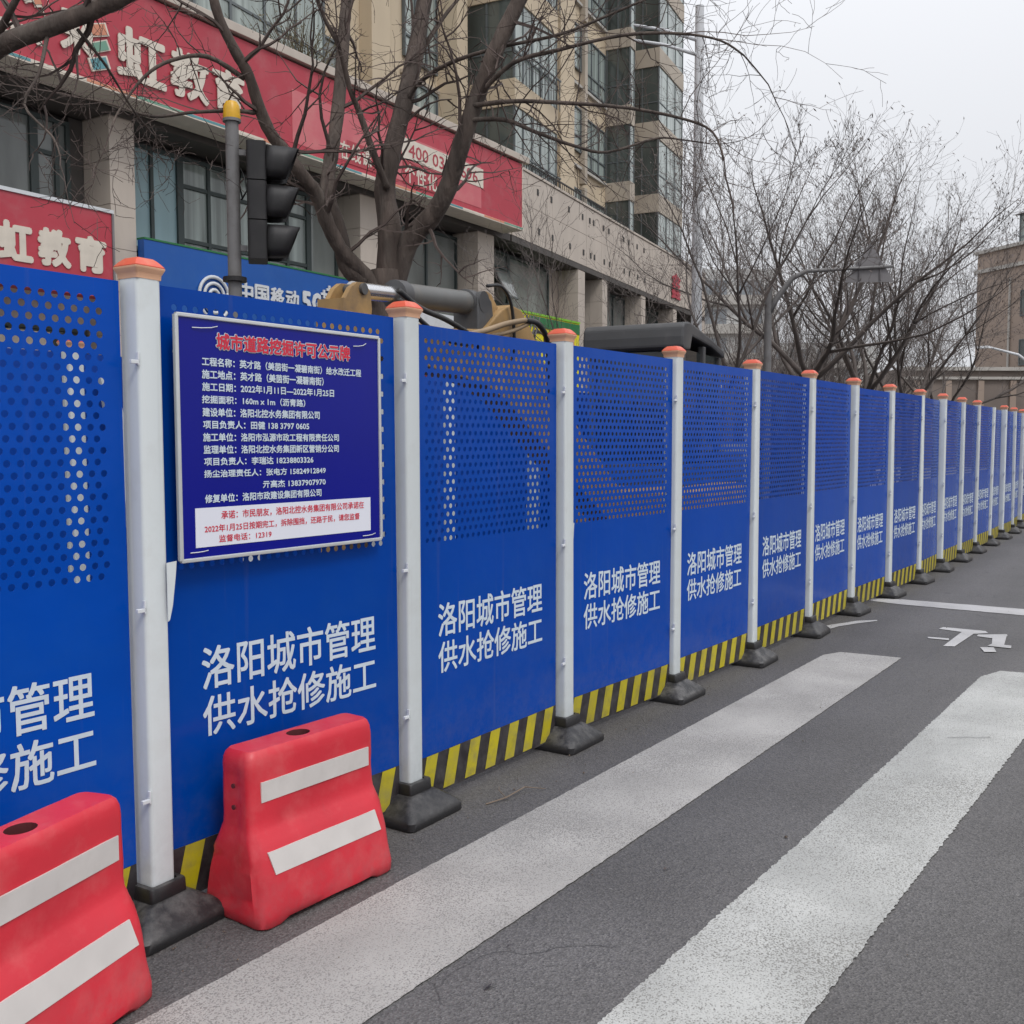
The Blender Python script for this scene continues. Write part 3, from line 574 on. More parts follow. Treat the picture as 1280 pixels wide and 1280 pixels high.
rr_ = random.Random(91); gm = MB()
for i in range(420):
    x = rr_.uniform(1.2, 12); y = 2.62 - abs(rr_.gauss(0, .16)) if rr_.random() < .7 else rr_.uniform(-.5, 2.6); q = rr_.uniform(.0015, .005) if rr_.random() < .93 else rr_.uniform(.005, .009)
    a = rr_.uniform(0, 6.3); P = [Vector((x + math.cos(a + k * 1.57) * q, y + math.sin(a + k * 1.57) * q * rr_.uniform(.5, 1), .004)) for k in range(4)]; T_ = Vector((x, y, .004 + q * rr_.uniform(.5, 1)))
    gm.add(P + [T_], [(0, 1, 4), (1, 2, 4), (2, 3, 4), (3, 0, 4)])
tag(gm.build('grit', M['soil']), 'loose grit scattered along the foot of the fence', kind='stuff')
# ------------------------------------------------------------------ second fence row behind the trench
bp_ = thing('fence_post', '', 'fence post', (3.19, 5.02, 0), 0, 'white posts of the rear fence row')
MB().loft(square_rings([(.0445, .10), (.0445, 2.04)])).build('shaft', M['post'], bp_, smooth=35)
for ch_ in post.children:
    if ch_.name.split('.')[0] in ('cap', 'cap_rim', 'foot', 'foot_collar'):
        c = ch_.copy(); COL.objects.link(c); c.parent = bp_
bx = [0.79, 1.99, 3.19, 4.39, 5.59, 6.45, 7.7, 8.9, 10.1]
RL = 'rear fence post seen through the holes of %s'
for i, x in enumerate(bx):
    lab = 'white post of the rear fence row, %s from its left end, behind the perforated panels' % ORD[i]
    if x == 3.19: bp_['label'] = lab; continue
    copy_thing(bp_, (x, 5.02, 0), label=lab)
lean = thing('leaning_post', 'white post leaning against the rear fence behind the leftmost blue panel', 'fence post', (3.62, 4.82, 0))
MB().bar((0, 0, 0), (-.30, .10, 1.92), .085, .085).build('shaft', M['post'], lean, bevel=.01)
bpan = thing('hoarding', '', 'hoarding', (0, 0, 0), 0, 'blue panels of the rear fence row')
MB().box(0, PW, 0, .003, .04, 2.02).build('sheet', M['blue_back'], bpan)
for i in range(len(bx) - 1):
    g = bx[i + 1] - bx[i]; lab = 'blue panel of the rear fence row, %s from its left end, seen through the holes' % ORD[i]
    if i == 0: bpan.location = (bx[0] + .06, 5.02, 0); bpan['label'] = lab
    else:
        o = copy_thing(bpan, (bx[i] + .06, 5.02, 0), label=lab)
        if g < 1.1: o.scale = ((g - .12) / PW, 1, 1)
# spoil heap in the trench area
b = MB(); rr_ = random.Random(5); nx, ny = 34, 14
for j in range(ny + 1):
    for i in range(nx + 1):
        u, v = i / nx, j / ny; h = .42 * math.sin(math.pi * u) ** .6 * math.sin(math.pi * v) ** .8 * (.75 + .35 * math.sin(u * 9 + 1) * math.cos(v * 5)) + rr_.uniform(-.03, .03)
        b.v.append((1.2 + u * 5.6, 3.35 + v * 1.3, max(0, h) - .01 if 0 < i < nx and 0 < j < ny else -.02))
b.f = [(j * (nx + 1) + i, j * (nx + 1) + i + 1, (j + 1) * (nx + 1) + i + 1, (j + 1) * (nx + 1) + i) for j in range(ny) for i in range(nx)]; b.m = [0] * len(b.f)
tag(b.build('soil_heap', M['soil'], smooth=True), 'brown dug soil heaped between the two fence rows', kind='stuff')

# ------------------------------------------------------------------ mini excavator between the fence rows
EX = Vector((8.46, 4.16, 0)); EA = R(188)
ex = thing('mini_excavator', 'yellow excavator with dark cab and grey boom cylinder working behind the fence', 'excavator', EX, EA)
inv = Matrix.Rotation(-EA, 4, 'Z') @ Matrix.Translation(-EX)
def E_(x, y, z): return tuple(inv @ Vector((x, y, z)))
# cab occupies local x -.6..+.6, y -.4..+.4
cb = MB()
roof = [[(x, y, z) for x, z in ((-.66, 2.33), (-.67, 2.37), (-.60, 2.405), (-.2, 2.47), (.40, 2.545), (.52, 2.555), (.64, 2.54), (.685, 2.50), (.70, 2.42), (.70, 2.335), (.66, 2.315), (.48, 2.32), (.42, 2.44), (-.2, 2.40))] for y in (-.45, .45)]
cb.loft([roof[0], roof[1]])
cb.build('cab_roof', M['exd'], ex, bevel=.018)
c2 = MB()
for x, y in ((-.58, -.4), (-.58, .4), (.58, -.4), (.58, .4), (-.02, .405), (-.02, -.405)): c2.box(x - .035, x + .035, y - .03, y + .03, 1.02, 2.33 + (.06 if x > -.3 else 0))
c2.box(-.60, .60, -.42, .42, .92, 1.35); c2.build('cab', M['exd'], ex, bevel=.012)
for nm, a in (('cab_window', (-.54, -.06, .392, .40, 1.36, 2.33)), ('cab_window', (.02, .54, .392, .40, 1.36, 2.33)), ('cab_window', (-.54, -.06, -.40, -.392, 1.36, 2.33)), ('cab_window', (.02, .54, -.40, -.392, 1.36, 2.33)), ('cab_window', (.572, .58, -.365, .365, 1.36, 2.33)), ('cab_window', (-.58, -.572, -.365, .365, 1.36, 2.33))):
    MB().box(*a).build(nm, M['carglass'], ex)
MB().box(.30, .50, -.24, .24, 2.10, 2.30).build('seat', M['hose'], ex, bevel=.03)
hood = MB().loft([rsq(.95, .62, .72, .12, 4, -.30, 0), rsq(.95, .62, 1.10, .12, 4, -.30, 0), rsq(.9, .58, 1.16, .12, 4, -.30, 0)])
hood.build('upper_body', M['exy'], ex, smooth=35)
MB().loft([rsq(.42, .6, .7, .15, 4, -1.0, 0), rsq(.42, .6, 1.45, .15, 4, -1.0, 0), rsq(.36, .54, 1.52, .12, 4, -1.0, 0)]).build('counterweight', M['exd'], ex, smooth=35)
for sgn in (-1, 1):
    pr = [(math.cos(a) * .28 + (.75 if math.cos(a) > 0 else -.75), .28 + math.sin(a) * .26) for a in [R(q) for q in range(-90, 271, 20)]]
    MB().prism(pr, sgn * .62 - .15, sgn * .62 + .15).build('track', M['hose'], ex)
MB().tube([(0, 0, .4), (0, 0, .74)], .42, 20).build('turntable', M['exd'], ex)
# boom: foot, apex, tip
def plate(name, pts, w, m, y0=0.):
    """side profile given as world points top/bottom pairs"""
    b_ = MB(); L_ = [(Vector(E_(*t)), Vector(E_(*u))) for t, u in pts]
    rings = []
    for t, u in L_:
        rings.append([(t.x, t.y - w / 2, t.z), (t.x, t.y + w / 2, t.z), (u.x, u.y + w / 2, u.z), (u.x, u.y - w / 2, u.z)])
    b_.loft(rings); return b_.build(name, m, ex, bevel=.008)
plate('boom', [((3.30, 3.22, 2.12), (3.30, 3.22, 1.98)), ((4.2, 3.35, 2.13), (4.2, 3.35, 1.90)), ((4.62, 3.42, 2.17), (4.62, 3.42, 1.86)), ((4.84, 3.46, 2.30), (4.84, 3.46, 1.80)), ((4.96, 3.48, 2.345), (4.92, 3.48, 1.78)), ((5.10, 3.50, 2.33), (4.98, 3.5, 1.76)), ((5.26, 3.53, 2.22), (5.10, 3.52, 1.70)), ((5.40, 3.55, 2.08), (5.16, 3.52, 1.66)), ((6.1, 3.68, 1.62), (5.92, 3.66, 1.3)), ((7.25, 3.85, 1.0), (7.2, 3.85, .72))], .17, M['exy'])
cy0, cy1 = Vector(E_(3.46, 3.24, 2.235)), Vector(E_(4.66, 3.46, 2.325)); cd = cy1 - cy0
MB().tube([cy0 + cd * .0, cy0 + cd * .32], .04, 16).build('piston_rod', M['chrome'], ex, smooth=40)
MB().tube([cy0 + cd * .30, cy0 + cd * .305, cy0 + cd * .37, cy0 + cd * .375], [.05, .072, .074, .066], 18).build('cylinder_gland', M['exd'], ex, smooth=40)
MB().tube([cy0 + cd * .36, cy0 + cd * .93], .063, 22).build('cylinder_barrel', M['exc'], ex, smooth=40)
MB().tube([cy0 + cd * .93, cy0 + cd * .935, cy0 + cd], [.063, .074, .074], 18).tube([cy1 + Vector((0, -.09, 0)), cy1 + Vector((0, .09, 0))], .062, 16).build('cylinder_end', M['exd'], ex, smooth=40)
# mounting ears between cylinder end and boom
plate('cylinder_bracket', [((4.60, 3.45, 2.35), (4.56, 3.42, 2.10)), ((4.68, 3.46, 2.385), (4.66, 3.44, 2.10)), ((4.76, 3.47, 2.34), (4.80, 3.47, 2.12))], .16, M['exd'])
plate('cylinder_bracket', [((4.74, 3.47, 2.40), (4.74, 3.46, 2.2)), ((4.80, 3.48, 2.39), (4.84, 3.47, 2.2)), ((4.90, 3.49, 2.30), (4.92, 3.48, 2.15))], .12, M['exy'])
for s_ in (-.045, .045):
    ear = MB(); prof = [(3.32, 2.10), (3.325, 2.14), (3.35, 2.185), (3.385, 2.235), (3.425, 2.262), (3.47, 2.265), (3.51, 2.23), (3.52, 2.15), (3.50, 2.02), (3.48, 1.7), (3.44, 1.4), (3.30, 1.4), (3.29, 1.75)]
    pts = []
    for o_ in (-.013, .013):
        for x, z in prof:
            q = Vector(E_(x, 3.24, z)); pts.append((q.x, q.y + s_ + o_, q.z))
    k = len(prof); ear.add(pts, [tuple(range(k)), tuple(range(2 * k - 1, k - 1, -1))] + [(i, i + k, (i + 1) % k + k, (i + 1) % k) for i in range(k)])
    ear.build('stick_side_plate', M['exy'], ex)
MB().tube([cy0 + Vector((0, -.07, 0)), cy0 + Vector((0, .07, 0))], .026, 14).build('pivot_pin', M['exd'], ex, smooth=40)
MB().box(E_(3.48, 3.24, 0)[0] - .02, E_(3.32, 3.24, 0)[0], E_(3.3, 3.24, 0)[1] - .07, E_(3.3, 3.24, 0)[1] + .07, .9, 2.18).build('stick', M['exy'], ex)
def hose(pts, r_, m):
    P = [Vector(E_(*p)) for p in pts]; out_ = []
    for i in range(len(P) - 1):
        a, b_, c, d = P[max(i - 1, 0)], P[i], P[i + 1], P[min(i + 2, len(P) - 1)]
        for k in range(5):
            t = k / 5; out_.append(.5 * ((2 * b_) + (-a + c) * t + (2 * a - 5 * b_ + 4 * c - d) * t * t + (-a + 3 * b_ - 3 * c + d) * t ** 3))
    out_.append(P[-1]); MB().tube(out_, r_, 7).build('hose', m, ex, smooth=True)
hose([(3.62, 3.10, 2.24), (3.8, 3.12, 2.18), (4.1, 3.2, 2.16), (4.4, 3.28, 2.12), (4.55, 3.32, 2.06)], .014, M['hose'])
hose([(3.62, 3.10, 2.20), (3.85, 3.12, 2.10), (4.1, 3.2, 2.06), (4.35, 3.26, 2.06), (4.5, 3.32, 2.10)], .012, M['hose'])
hose([(4.60, 3.30, 2.40), (4.78, 3.33, 2.42), (4.92, 3.36, 2.34), (4.98, 3.38, 2.15), (5.0, 3.4, 2.0)], .010, M['hose'])
hose([(4.0, 3.08, 2.06), (4.35, 3.16, 2.12), (4.7, 3.24, 2.20), (4.98, 3.30, 2.25)], .016, M['hosetan'])
hose([(4.98, 3.30, 2.25), (5.12, 3.30, 2.24), (5.28, 3.34, 2.16), (5.36, 3.38, 2.0), (5.4, 3.4, 1.8)], .017, M['hose'])
hose([(4.45, 3.22, 2.10), (4.8, 3.27, 2.17), (5.05, 3.32, 2.24)], .012, M['hosetan'])

# ------------------------------------------------------------------ traffic signal
TP = Vector((5.043, 5.876, .293))
tl = thing('traffic_light', 'black three-lamp traffic light on a grey pole with yellow beacon cap', 'traffic light', TP); tl.scale = (.81, .81, .81)
MB().tube([(0, 0, -.36), (0, 0, 4.40)], [.062, .058], 16).build('pole', M['steel'], tl, smooth=40)
MB().tube([(0, 0, 4.40), (0, 0, 4.43), (0, 0, 4.52), (0, 0, 4.555), (0, 0, 4.56)], [.074, .076, .070, .05, .02], 16).build('beacon', M['amber'], tl, smooth=50)
MB().tube([(0, 0, 4.38), (0, 0, 4.405)], .08, 14).build('beacon_base', M['steel'], tl, smooth=40)
MB().tube([(0, 0, 2.98), (0, 0, 3.02)], .105, 14).build('flange', M['tl'], tl, smooth=40)
tl.rotation_euler = (0, 0, R(48)); HX, HY = .0, -.205
for k in range(3):
    z = 3.17 + k * .345
    hb = MB().loft([rsq(.165, .085, z, .03, 3, HX, HY), rsq(.165, .085, z + .335, .03, 3, HX, HY)]).build('signal_section', M['tl'], tl, smooth=35)
    # hood: open tube tilted forward (-y)
    rings = []
    for d, r_ in ((0, .160), (.08, .163), (.18, .163), (.29, .158)):
        rg = []
        for q in range(17):
            a = R(-62 + 304 * q / 16)
            sq = max(abs(math.cos(a)), abs(math.sin(a))) ** .55; rg.append((HX + r_ * math.cos(a) / sq, HY - .085 - d * (.55 + .45 * (math.sin(a) + 1) / 2), z + .168 + r_ * math.sin(a) / sq * (1 - d * .25)))
        rings.append(rg)
    hv = MB(); n_ = 17
    vv = [p for r__ in rings for p in r__]
    hv.add(vv, [(i * n_ + j, i * n_ + j + 1, (i + 1) * n_ + j + 1, (i + 1) * n_ + j) for i in range(3) for j in range(n_ - 1)])
    ho = hv.build('hood', M['tl'], tl, smooth=True); sm_ = ho.modifiers.new('thick', 'SOLIDIFY'); sm_.thickness = .005
    MB().tube([(HX, HY - .086, z + .168), (HX, HY - .096, z + .168), (HX, HY - .105, z + .168)], [.135, .125, .06], 20).build('lens', M['tl'], tl, smooth=True)
for z in (3.28, 4.12): MB().bar((0, 0, z), (HX, HY + .09, z), .035, .05).build('bracket', M['steel'], tl)
MB().tube([(-.02, -.07, 3.7), (-.05, -.12, 3.78), (-.03, -.10, 3.9), (.02, -.07, 3.98), (.10, -.05, 3.86), (.02, -.08, 3.72)], .008, 6).build('cable_loop', M['hose'], tl, smooth=True)

# ------------------------------------------------------------------ street furniture further along
lp = thing('lamp_pole', 'tall pale grey street lamp pole rising above the excavator cab', 'lamp pole', (15.77, 7.05, 0))
MB().tube([(0, 0, 0), (0, 0, .4), (0, 0, .42), (0, 0, 8.6)], [.13, .13, .10, .07], 14).build('pole', M['lampwhite'], lp, smooth=40)
for z in (8.05, 7.82): MB().tube([(0, 0, z), (-.6, .35, z + .06), (-1.1, .62, z + .03)], [.03, .025, .02], 8).build('arm', M['lampwhite'], lp, smooth=True)
sp = thing('warning_sign', 'grey back of a triangular road sign on a bent dark arm', 'road sign', (14.68, 5.42, .10)); sp.scale = (.882, .882, .882)
MB().tube([(0, 0, -.15), (0, 0, 4.25)], [.075, .06], 12).build('pole', M['steel'], sp, smooth=40)
dr_ = Vector((.48, -.84, 0)).normalized()
dv = [Vector((0, 0, 3.75)), Vector((0, 0, 4.0)) + dr_ * .12, Vector((0, 0, 4.35)) + dr_ * .38, Vector((0, 0, 4.47)) + dr_ * .62, Vector((0, 0, 4.50)) + dr_ * 1.3, Vector((0, 0, 4.53)) + dr_ * 2.02]
MB().tube(dv, [.05, .05, .045, .035, .028, .025], 10).build('arm', M['steel'], sp, smooth=True)
tri = MB(); c0 = dr_ * 1.66; nn = Vector((-dr_.y, dr_.x, 0)) * -1
pts = []
for o_ in (.035, .047):
    for a, zz in ((-.40, 4.28), (.40, 4.28), (.0, 4.93)): q = c0 + dr_ * a - nn * o_; pts.append((q.x, q.y, zz))
tri.add(pts, [(0, 1, 2), (5, 4, 3), (0, 3, 4, 1), (1, 4, 5, 2), (2, 5, 3, 0)]); tri.build('sign_plate', M['signback'], sp)
for a in (-.17, .17):
    q = c0 + dr_ * a - nn * .022; MB().bar((q.x, q.y, 4.31), (q.x, q.y, 4.62), .03, .02).build('stiffener', M['signback'], sp)
sl = thing('street_lamp', 'slim white street lamp with curved arm at the right edge', 'street lamp', (37.2, 4.6, 0))
MB().tube([(0, 0, 0), (0, 0, 3.6), (-.05, .1, 3.95), (-.35, .55, 4.35), (-.9, 1.35, 4.6)], [.07, .06, .055, .045, .035], 10).build('pole', M['lampwhite'], sl, smooth=True)
MB().loft([rsq(.10, .22, 4.56, .06, 3, -.98, 1.5), rsq(.07, .18, 4.64, .05, 3, -.98, 1.5)]).build('lamp_head', M['lampwhite'], sl, smooth=40)

# ------------------------------------------------------------------ shop podium building
AA = R(2.5)
A0 = Vector((9.224, 13.096, 0))
shop = thing('shop_building', 'long two-storey beige stone shop building with dark windows between pillars', 'building', A0, AA)
# second stretch of the front is turned by 6.5 degrees
XB = Matrix.Translation(Vector((10.68, 0, 0))) @ Matrix.Rotation(R(6.5), 4, 'Z')
REC = .60
def bld(name, m, boxes, xf=None, parent=shop, bevel=0, label=None):
    b_ = MB(); b_.xf = xf
    for q in boxes: b_.box(*q)
    return b_.build(name, m, parent, bevel=bevel, label=label)
LB = 17.6
bld('wall', M['dark'], [(-14, 10.9, REC + .12, REC + .4, 0, 6.34)]); bld('wall', M['dark'], [(-.2, LB, REC + .12, REC + .4, 0, 6.34)], XB)
bld('roof', M['soffit'], [(-14, 10.85, REC + .41, 12, 7.6, 7.9)]); bld('roof', M['soffit'], [(.0, LB, REC + .41, 12, 7.61, 7.91)], XB)
bld('wall', M['brown'], [(LB - .3, LB, 0, 12, 0, 7.6)], XB, label='end wall of the shop building')
bld('soffit', M['soffit'], [(-14, 10.6, .0, REC + .12, 6.22, 6.36)]); bld('soffit', M['soffit'], [(.0, LB, .0, REC + .12, 6.223, 6.363)], XB)
# fascia cladding panels, two courses, 10 mm joints over a dark backing
bld('fascia_core', M['soffit'], [(-14, 10.66, .03, .4, 6.37, 7.97)]); bld('fascia_core', M['soffit'], [(.02, LB, .03, .4, 6.37, 7.97)], XB)
def panels(u0, u1, w, rows, xf, y0=0., y1=.028, m=M['beige'], j=.010):
    rn = random.Random(int(u0 * 7) + 5); u = u0
    while u < u1 - .05:
        ue = min(u + w, u1)
        for za, zb in rows:
            b_ = MB(); b_.xf = xf; e = rn.uniform(0, .004); b_.box(u + j / 2, ue - j / 2, y0 - e, y1, za + j / 2, zb - j / 2); b_.build('stone_panel', m, shop)
        u = ue
panels(9.6, 10.66, 1.06, ((6.37, 7.22), (7.22, 7.99)), None)
panels(0.01, LB, 1.2, ((6.37, 7.22), (7.22, 7.99)), XB)
# drilled fixing holes of a removed sign
fh = MB(); fh.xf = XB
for u in (1.48, 2.33, 3.51, 4.5, 5.05, 5.35, 6.14, 6.6, 7.9, 8.4, 9.2, 9.9):
    for z in (7.66, 6.72):
        uu = u + (.08 if z < 7 else 0); fh.box(uu - .05, uu + .05, -.016, -.006, z - .075, z + .075)
fh.build('sign_fixings', M['dark'], shop)
bld('parapet_cap', M['beige'], [(-14, 10.45, -.62, .45, 7.84, 7.98)], bevel=.01); bld('parapet_cap', M['beige'], [(0, LB, -.03, .45, 7.995, 8.06)], XB, bevel=.01)
def pillar(u0, u1, xf=None):
    core = MB(); core.xf = xf; core.box(u0 + .012, u1 - .012, .012, REC + .1, 0, 6.22); pc = core.build('pillar', M['brown'], shop)
    z = 0
    rn = random.Random(int(u0 * 31) + 9)
    while z < 6.2:
        ze = min(z + .62, 6.215); e = rn.uniform(0, .003)
        b_ = MB(); b_.xf = xf; b_.box(u0 - e, u1 + e, -e, .40, z + .004, ze - .004); b_.box(u0 - e, u1 + e, .408, REC + .08, z + .004, ze - .004); b_.build('stone_block', M['beige'], pc); z = ze
PA = [(-11.0, -10.5), (-5.6, -5.1), (-.23, .19), (5.25, 5.77), (9.25, 9.90)]
PB = [(4.2, 4.7), (6.1, 6.5), (9.7, 10.1), (13.3, 13.7), (17.1, 17.5)]
for a, b in PA: pillar(a, b)
for a, b in PB: pillar(a, b, XB)
def window(u0, u1, z0, z1, vs_=(), hs=(), m=None, xf=None, y=REC, fw=.06, fm=None, parent=shop):
    """frame with mullions; every light gets its own pane"""
    m = m or M['glass']; fm = fm or M['frame']
    b_ = MB(); b_.xf = xf
    b_.box(u0, u1, y - .05, y + .03, z1 - fw, z1).box(u0, u1, y - .05, y + .03, z0, z0 + fw).box(u0, u0 + fw, y - .048, y + .028, z0 + fw, z1 - fw).box(u1 - fw, u1, y - .048, y + .028, z0 + fw, z1 - fw)
    for v in vs_: b_.box(v - fw / 2, v + fw / 2, y - .045, y + .025, z0 + fw, z1 - fw)
    us = [u0 + fw] + [v for v in vs_] + [u1 - fw]
    if hs:
        for h in hs:
            for i in range(len(us) - 1): b_.box(us[i] + (fw / 2 if i else 0), us[i + 1] - (fw / 2 if i < len(us) - 2 else 0), y - .04, y + .02, h - fw / 2, h + fw / 2)
    w = b_.build('window', fm, parent)
    zs = [z0 + fw] + list(hs) + [z1 - fw]
    for i in range(len(us) - 1):
        for j in range(len(zs) - 1):
            g = MB(); g.xf = xf; g.box(us[i], us[i + 1], y - .004, y + .004, zs[j], zs[j + 1]); g.build('pane', m if not isinstance(m, list) else m[i % len(m)], w)
    return w
WZ0, WZ1 = 4.50, 6.12
window(-10.4, -5.7, WZ0, WZ1, (-8.5, -7), (5.7,))
window(-5.0, -1.03, WZ0, WZ1, (-3.6, -2.3)); window(-1.03, -.47, WZ0, WZ1, (-.68,), (5.62,)); bld('wall', M['soffit'], [(-.47, -.24, REC - .02, REC + .1, 4.4, 6.2)])
window(.20, 1.50, WZ0, WZ1, (.95,), (), M['curtain']); window(1.50, 2.68, WZ0, WZ1, (2.09,), (4.80, 5.66), M['glassg']); window(2.68, 4.45, WZ0, WZ1, (3.3, 3.9), (4.80, 5.66), M['glassg']); window(4.45, 5.24, WZ0, WZ1)
window(5.78, 9.24, 4.2, 6.12, (6.9, 8.1))
window(.02, .98, 4.2, 6.12, (), (4.9, 5.75), None, XB)
window(.98, 3.5, 4.2, 6.12, (), (), None, XB); bld('wall', M['brown'], [(3.5, 4.19, REC - .03, REC + .1, 3.6, 6.2)], XB)
window(4.71, 6.09, 4.2, 6.12, (5.4,), (), None, XB); window(6.51, 9.69, 4.2, 6.12, (7.5, 8.6), (), None, XB); window(10.11, 13.29, 4.2, 6.12, (11.2, 12.3), (), M['glassd'], XB); window(13.71, 17.09, 4.2, 6.12, (14.9, 16), (), M['glassd'], XB)
# open top-hung light
awr = XB @ Vector((.12, REC - .08, 5.66))
aw = MB().box(0, .74, -.012, .012, -.74, 0).build('open_sash', M['frame'], shop); aw.location = awr; aw.rotation_euler = (R(-24), 0, R(6.5))
MB().box(.05, .69, -.018, -.013, -.69, -.05).build('pane', M['glass'], aw)
# shop fronts at street level
for (u0, u1, n) in ((-10.4, -5.7, 4), (-5.0, -.3, 4), (.25, 5.2, 5), (5.8, 9.2, 3)):
    window(u0, u1, .15, 3.2, [u0 + (u1 - u0) * k / n for k in range(1, n)], (2.5,), M['glassd'])
for (u0, u1, n) in ((.1, 4.1, 4), (6.6, 9.6, 3), (10.2, 13.2, 3), (13.8, 17, 3)):
    window(u0, u1, .15, 3.2, [u0 + (u1 - u0) * k / n for k in range(1, n)], (2.5,), M['glassd'], XB)
bld('spandrel', M['beige'], [(-14, 10.6, REC - .04, REC + .1, 3.22, 4.18)]); bld('spandrel', M['beige'], [(.05, LB - .4, REC - .042, REC + .1, 3.22, 4.18)], XB)
# posters on the curtain window
for (a, b, c, d, m) in ((.42, .60, 5.05, 5.25, 'poster'), (.30, .50, 4.85, 4.98, 'signwhite')):
    MB().box(a, b, REC - .062, REC - .056, c, d).build('poster', M[m], shop)

for k_, (u, w_, z, h_, m_) in enumerate(((5.95, .9, 2.2, .8, 'orangeprint'), (7.0, .8, 2.3, .7, 'sign'), (7.95, 1.0, 2.25, .75, 'signpink'), (.6, 1.2, 2.3, .8, 'signwhite'), (2.4, 1.3, 2.35, .7, 'signblue'), (3.9, .9, 2.2, .9, 'cream'), (-3.9, 1.4, 2.2, .9, 'sign'), (-2.1, 1.2, 2.3, .8, 'cream'))):
    MB().box(u, u + w_, REC - .075, REC - .066, z, z + h_).build('shop_poster', M[m_], shop)
for k_, (u, w_, z, h_, m_) in enumerate(((.4, 1.5, 2.2, .9, 'sign'), (2.2, 1.4, 2.3, .8, 'mint'), (6.8, 1.3, 2.2, .9, 'orangeprint'), (8.3, 1.0, 2.3, .8, 'signwhite'))):
    b_ = MB(); b_.xf = XB; b_.box(u, u + w_, REC - .075, REC - .066, z, z + h_).build('shop_poster', M[m_], shop)
# ---- big crimson sign over the first floor windows
SY = -.55
bs = thing('shop_sign', 'long crimson shop sign with cream characters above the upper windows', 'shop sign', A0, AA)
MB().box(-9, 10.23, SY, -.06, 6.38, 7.80).build('sign_box', M['sign'], bs, bevel=.008)
MB().box(10.232, 10.262, SY - .01, -.02, 6.36, 7.82).build('edge_trim', M['cream'], bs)
MB().box(-9, 10.23, SY - .045, -.05, 6.315, 6.376).build('edge_trim', M['cream'], bs)
rb = MB(); cols = ['teal', 'cream', 'orangeprint', 'mint']
for i in range(24): rb.box(-9 + i * .8, -9 + i * .8 + .8, SY - .048, SY - .046, 6.335, 6.372, i % 4)
rb.build('rainbow_line', [M[c] for c in cols], bs)
put_text('lettering', '虹', -.50, .33, 6.57, 7.28, SY - .03, M['cream'], bs, .035, .015)
put_text('lettering', '教', .40, 1.12, 6.57, 7.27, SY - .03, M['cream'], bs, .035, .015)
put_text('lettering', '育', 1.19, 1.83, 6.60, 7.24, SY - .03, M['cream'], bs, .035, .015)
# first character built from cut tiles
put_text('lettering', '采', -1.36, -.86, 6.64, 7.22, SY - .03, M['cream'], bs, .035, .015)
def para(cx, cz, w, h, a, m, nm='colour_tile', y=SY - .03):
    c, s_ = math.cos(R(a)), math.sin(R(a)); q = lambda k: [(cx + (x * c - z * s_) * k, cz + (x * s_ + z * c) * k) for x, z in ((-w, -h), (w, -h), (w, h), (-w, h))]
    MB().prism(q(1.), y, y + .02).build(nm, M['cream'], bs); MB().prism(q(.8), y - .006, y).build(nm, M[m], bs)
para(-.78, 7.07, .15, .085, 20, 'orangeprint'); para(-.76, 6.86, .15, .07, 25, 'mint'); para(-.78, 6.63, .16, .085, 22, 'teal')
for i, (x, z, m, a) in enumerate(((-1.98, 7.25, 'teal', -55), (-1.86, 7.22, 'mint', -60), (-1.70, 7.22, 'orangeprint', -70), (-1.56, 7.12, 'sign', -70))): para(x, z, .17, .06, a, m)
put_text('lettering', 'Rainbow Education', -7.0, -1.62, 6.58, 6.86, SY - .03, M['cream'], bs, .03, .01)
MB().box(2.90, 8.55, SY - .006, SY - .001, 6.50, 7.36).build('printed_field', M['signpink'], bs)
MB().box(4.25, 5.05, SY - .012, SY - .008, 6.47, 6.87).build('printed_field', M['signpink2'], bs)
MB().box(5.86, 7.45, SY - .012, SY - .008, 6.47, 6.90).build('printed_field', M['signpink2'], bs)
put_chars('letter', '在线课', 4.06, 4.92, 6.52, 6.83, SY - .015, M['cream'], bs, .02)
put_chars('letter', '个性化', 5.90, 6.95, 6.50, 6.86, SY - .015, M['cream'], bs, .02)
MB().box(5.82, 8.62, SY - .015, SY - .011, 6.93, 7.32).build('phone_field', M['cream'], bs)
put_text('lettering', '400 0389 696', 6.02, 8.40, 6.99, 7.24, SY - .018, M['signpink2'], bs, .02)
# ---- lower crimson sign at the left
ls = thing('shop_sign', 'crimson sign with cream characters and pale rim behind the leftmost blue panel', 'shop sign', A0, AA)
MB().box(-5.4, -.50, -.36, -.10, 3.55, 4.72).build('sign_box', M['sign'], ls)
MB().box(-5.43, -.47, -.38, -.09, 4.722, 4.77).build('edge_trim', M['signwhite'], ls); MB().box(-.498, -.468, -.38, -.09, 3.5, 4.72).build('edge_trim', M['signback'], ls)
put_chars('letter', '彩虹教育', -2.74, -.60, 3.86, 4.36, -.375, M['cream'], ls, .05, .012)
